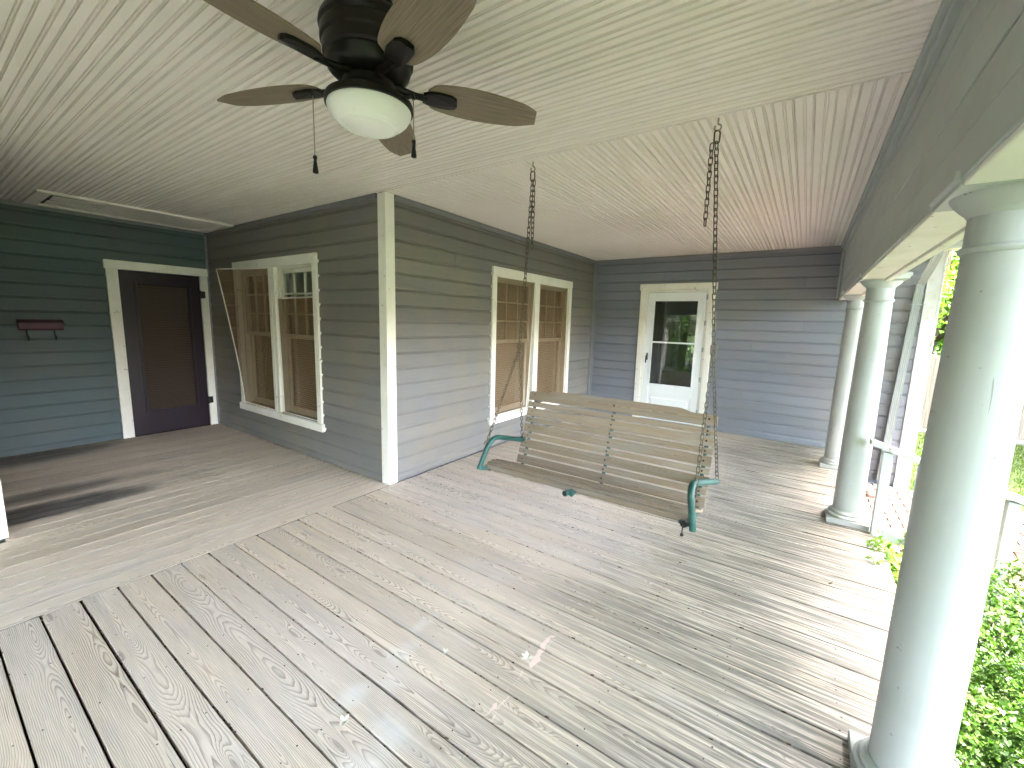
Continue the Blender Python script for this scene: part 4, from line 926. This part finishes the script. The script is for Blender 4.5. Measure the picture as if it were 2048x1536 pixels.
# wiry vine with fresh leaves creeping up beside the middle column
vine = thing('vine', (3.74, 1.35, GZ), 'straggly young vine with reddish stems at the deck edge', 'vine')
vm = MB(); LP = []
for i in range(17):
    x0, y0 = 3.70 + rng.random()*.1, 1.0 + rng.random()*.72; a = rng.random()*6.28; hgt = rng.uniform(.35, .62); pts = []
    for j in range(9):
        t = j/8; p = (x0 + math.cos(a)*.16*t*t + .02*math.sin(9*t + i), y0 + math.sin(a)*.16*t*t + .02*math.cos(8*t + i), GZ + .05 + hgt*t - .10*t**4); pts.append(p)
        if j > 2:
            for _ in range(5): LP.append(np.array(p) + rng.normal(size=3)*.022)
    vm.tube(pts, [.0028*(1 - .6*j/8) for j in range(9)], 5)
vm.build('stem', 'stem', vine, smooth=True)
LP = np.array(LP); nr = rng.normal(size=LP.shape)*.6 + np.array([0, -.3, .7]); nr /= np.linalg.norm(nr, axis=1)[:, None]
quad_cloud('foliage', 'leaf_tree', vine, LP, nr, .05*rng.uniform(.6, 1.3, len(LP)), .024*rng.uniform(.8, 1.2, len(LP)))

# ------------------------------------------------------------------ lawn grass near the porch
n = 70000; P = np.stack([rng.uniform(4.3, 9.8, n), rng.uniform(-1.5, 8.9, n), np.full(n, GZ)], 1)
P = P[~((P[:, 0] < 5.65) & (P[:, 1] > 1.7) & (P[:, 1] < 4.35))]; n = len(P)
a = rng.random(n)*6.28; dx = np.stack([np.cos(a), np.sin(a), 0*a], 1); hh = rng.uniform(.03, .075, n)[:, None]; wv = rng.uniform(.004, .008, n)[:, None]; ln = rng.normal(size=(n, 3))*np.array([.022, .022, 0])
V = np.empty((n, 3, 3)); V[:, 0] = P - dx*wv; V[:, 1] = P + dx*wv; V[:, 2] = P + ln + np.array([0, 0, 1])*hh
me = bpy.data.meshes.new('grass'); me.vertices.add(n*3); me.vertices.foreach_set('co', V.ravel()); me.loops.add(n*3); me.polygons.add(n)
me.loops.foreach_set('vertex_index', np.arange(n*3)); me.polygons.foreach_set('loop_start', np.arange(n)*3); me.polygons.foreach_set('loop_total', np.full(n, 3)); me.update(); me.validate()
me.materials.append(MAT['grass_blade']); tag(link('grass', me), 'short bright green lawn grass beyond the shrubs', 'grass', kind='stuff')

# ------------------------------------------------------------------ board fence and edging
fence = thing('fence', (8, 9.3, GZ), 'weathered grey board fence at the back of the lawn', 'fence')
for k, ww in enumerate((0, 1, 2)): pass
pk = [MB().add([(-wd/2,-.009,0),(wd/2,-.009,0),(wd/2,.009,0),(-wd/2,.009,0),(-wd/2,-.009,1.5),(wd/2,-.009,1.5),(wd/2,.009,1.5),(-wd/2,.009,1.5),(-wd*.25,-.009,1.56),(wd*.25,-.009,1.56),(wd*.25,.009,1.56),(-wd*.25,.009,1.56)],
       [(0,1,5,4),(1,2,6,5),(2,3,7,6),(3,0,4,7),(4,5,9,8),(6,7,11,10),(5,6,10,9),(7,4,8,11),(8,9,10,11),(0,3,2,1)]).mesh('picket', 'fence') for wd in (.135, .139, .13)]
x = 4.3
while x < 15:
    link('picket', random.choice(pk), fence, mw=Matrix.Translation((x, 9.3 + random.uniform(-.004, .004), GZ + random.uniform(.0, .03))) @ Matrix.Rotation(random.uniform(-.008, .008), 4, 'Y')); x += .143
for z in (-.15, .35, .85): MB().box(4.3, 15, 9.315, 9.355, GZ + .45 + z, GZ + .54 + z).build('rail', 'fence', fence)
for x in np.arange(4.4, 15, 2.4): MB().box(x, x + .09, 9.36, 9.45, GZ, GZ + 1.5).build('post', 'fence', fence)
tag(MB().box(4.3, 15, 9.08, 9.16, GZ, GZ + .07).build('garden_edging', 'concrete', None, .01), 'pale concrete edging strip along the foot of the fence', 'edging')

# ------------------------------------------------------------------ trees
def tree(x, y, h, cr, n, label, mat='leaf_tree', L=.12, trunk=.16, low=.3):
    T = thing('tree', (x, y, GZ), label, 'tree', 'trees round the garden')
    m = MB(); th = h*.55; lean = rng.normal(size=2)*.25
    m.tube([(x, y, GZ), (x + lean[0]*.3, y + lean[1]*.3, GZ + th*.35), (x + lean[0]*.8, y + lean[1]*.8, GZ + th*.75), (x + lean[0], y + lean[1], GZ + h*.8)], [trunk, trunk*.8, trunk*.55, trunk*.15], 9)
    PP = []
    nc = 26
    for i in range(nc):
        a = rng.random()*6.28; rr = cr*math.sqrt(rng.random()); zz = GZ + h*(low + (1 - low)*rng.random()**.8)*.95
        sh = math.sqrt(max(.08, 1 - ((zz - GZ - h*.6)/(h*.48))**2)); c = np.array([x + math.cos(a)*rr*sh, y + math.sin(a)*rr*sh, zz])
        st = Vector((x + lean[0]*.5, y + lean[1]*.5, GZ + min(th, (zz - GZ)*.62)))
        cv = Vector(c); m.tube([tuple(st), tuple(st.lerp(cv, .55) + Vector((0, 0, .12))), tuple(cv)], [trunk*.3, trunk*.18, trunk*.05], 6)
        k = n//nc; q = rng.normal(size=(k, 3))*np.array([.36, .36, .26])*cr*.62 + c; PP.append(q)
    m.build('trunk', 'bark', T, smooth=True); PP = np.concatenate(PP); PP = PP[PP[:, 2] > GZ + .25]
    nr = rng.normal(size=PP.shape)*.8 + np.array([0, 0, .6]); nr /= np.linalg.norm(nr, axis=1)[:, None]
    quad_cloud('crown', mat, T, PP, nr, L*rng.uniform(.6, 1.3, len(PP)), L*.55*rng.uniform(.7, 1.2, len(PP))); return T
tree(5.3, 11.2, 5.0, 1.9, 15000, 'bright leafy tree just behind the fence beside the house corner', L=.13, low=.2)
tree(6.6, 12.8, 6.0, 2.3, 12000, 'taller leafy tree behind the fence, right of the first', L=.15, low=.25)
tree(9.5, 12.5, 5.5, 2.4, 9000, 'leafy tree behind the fence far to the right', 'leaf_dark', .17)
tree(11.4, .3, 12.5, 4.1, 12000, 'unseen sky-blocking tree added on the side lawn level with the deck', 'leaf_tree', .40, .30, .46)  # three tall side-lawn trees, out of view, added to cut sky light
tree(12.0, 7.6, 12.0, 3.9, 10000, 'unseen sky-blocking tree added on the side lawn nearer the fence', 'leaf_dark', .40, .30, .46)
tree(10.5, -6.5, 12.5, 4.2, 11000, 'unseen sky-blocking tree added on the side lawn towards the road', 'leaf_tree', .40, .30, .46)
tree(-1.5, -8.2, 10.5, 3.8, 11000, 'added light-blocking tree on the front lawn, left of the walk', 'leaf_tree', .36, .28, .40)  # both front-lawn trees added behind the viewer to weaken the front light
tree(5.2, -8.0, 11.5, 4.0, 11000, 'added light-blocking tree on the front lawn, right of the walk', 'leaf_tree', .38, .28, .42)
tree(5.5, -17.5, 9.0, 4.0, 9000, 'dark tree across the road', 'leaf_dark', .3, .3)
tree(-6, -19, 9.5, 4.2, 9000, 'dark tree across the road, to the left', 'leaf_dark', .3, .3)
tree(12, -18, 8.5, 3.8, 8000, 'dark tree across the road, to the right', 'leaf_dark', .3, .3)
pm_ = thing('post_mailbox', (1.2, -8.7, GZ), 'dark mailbox on a post at the road edge of the front lawn', 'mailbox')
MB().box(1.15, 1.25, -8.75, -8.65, GZ, .55).build('post', 'black', pm_, .004)
MB().extrude([(-.1, .55), (.1, .55), (.1, .68), (.07, .75), (0, .78), (-.07, .75), (-.1, .68)], -8.95, -8.45, lambda t, p, q: (1.2 + p, t, q)).build('box', 'black', pm_)

nm = MB()
for k in range(44):
    yc = -2.212 - BW*6 + BW*(k + .5)
    for jx in np.arange(.09, 3.66, .405):
        for e in (-.036, .038):
            if random.random() < .12: continue
            nx, ny, nr_ = jx + random.uniform(-.012, .012), yc + e + random.uniform(-.006, .006), random.uniform(.0030, .0042)
            nm.add([(nx + nr_*math.cos(a_), ny + nr_*math.sin(a_), .0030) for a_ in [i_*math.pi/3 for i_ in range(6)]] + [(nx, ny, .0036)], [(i_, (i_+1) % 6, 6) for i_ in range(6)])
tag(nm.build('nail_heads', 'bolt', deck, norm=False), kind='stuff')
# ------------------------------------------------------------------ litter on the deck
m = MB(); y0 = -2.212 - BW*5
for i in range(900):
    k = random.randint(0, 32); yy = y0 + BW*k + random.uniform(-.0035, .0035); xx = 0.05 + 3.5*random.random()**1.2; s = random.uniform(.0022, .0055); zz = random.uniform(-.016, -.001)
    dx_, dy_ = s*random.uniform(1, 2.6), s*.6
    m.add([(xx - dx_, yy - dy_, zz), (xx + dx_, yy - dy_*.5, zz + s*.4), (xx + dx_*.7, yy + dy_, zz + s), (xx - dx_*.8, yy + dy_*.8, zz + s*.6), (xx, yy, zz + s*1.3)], [(0,1,4),(1,2,4),(2,3,4),(3,0,4),(0,3,2,1)])
tag(m.build('leaf_debris', 'debris', norm=False), 'brown leaf crumbs caught in the gaps between the deck boards', 'debris', kind='stuff')
m = MB()
for i in range(160):
    t = random.random()
    if t < .5: xx, yy = -L1*random.random()**.8, -.008 - abs(random.gauss(0, .018))
    else: xx, yy = .012 + abs(random.gauss(0, .018)), .3 + 3.9*random.random()
    s = random.uniform(.002, .006)
    m.add([(xx - s*1.5, yy - s, .002), (xx + s, yy - s, .002), (xx + s*1.4, yy + s, .003), (xx - s, yy + s, .002), (xx, yy, .002 + s)], [(0,1,4),(1,2,4),(2,3,4),(3,0,4),(0,3,2,1)])
tag(m.build('wall_litter', 'debris', norm=False), 'brown crumbs and dry litter along the foot of the walls', 'debris', kind='stuff')
def petal(x, y, s, label, mat='petal', flat=False):
    m = MB(); n = 5 if not flat else 1
    for i in range(n):
        a = 6.28*i/n + random.random(); c, s_ = math.cos(a), math.sin(a); L_, W_ = s*random.uniform(.7, 1.2), s*.3
        P_ = [(0, 0, .003), (L_*.5, -W_, .006), (L_, 0, .010 + random.uniform(-.004, .010)), (L_*.5, W_, .008)]
        m.add([(x + p*c - q*s_, y + p*s_ + q*c, z) for p, q, z in P_] + [(x + p*c - q*s_, y + p*s_ + q*c, z + .0012) for p, q, z in P_], [(3,2,1,0),(4,5,6,7),(0,1,5,4),(1,2,6,5),(2,3,7,6),(3,0,4,7)])
    return tag(m.build('fallen_blossom' if not flat else 'dry_leaf', mat, norm=False), label, 'blossom' if not flat else 'leaf', 'litter lying on the deck')
petal(2.155, -.975, .034, 'largest pale fallen blossom, lying beside the pinkish marks')
petal(1.755, -1.655, .026, 'pale fallen blossom nearest the white paint smears')
petal(1.86, -1.61, .016, 'small pale petal between the white smears', flat=True)
petal(1.83, -1.17, .018, 'small pale blossom above the white smears on the deck')
petal(2.05, -1.09, .014, 'tiny pale petal left of the pinkish marks', flat=True)
petal(3.33, .62, .030, 'dark curled leaf near the open deck edge', 'debris', True)
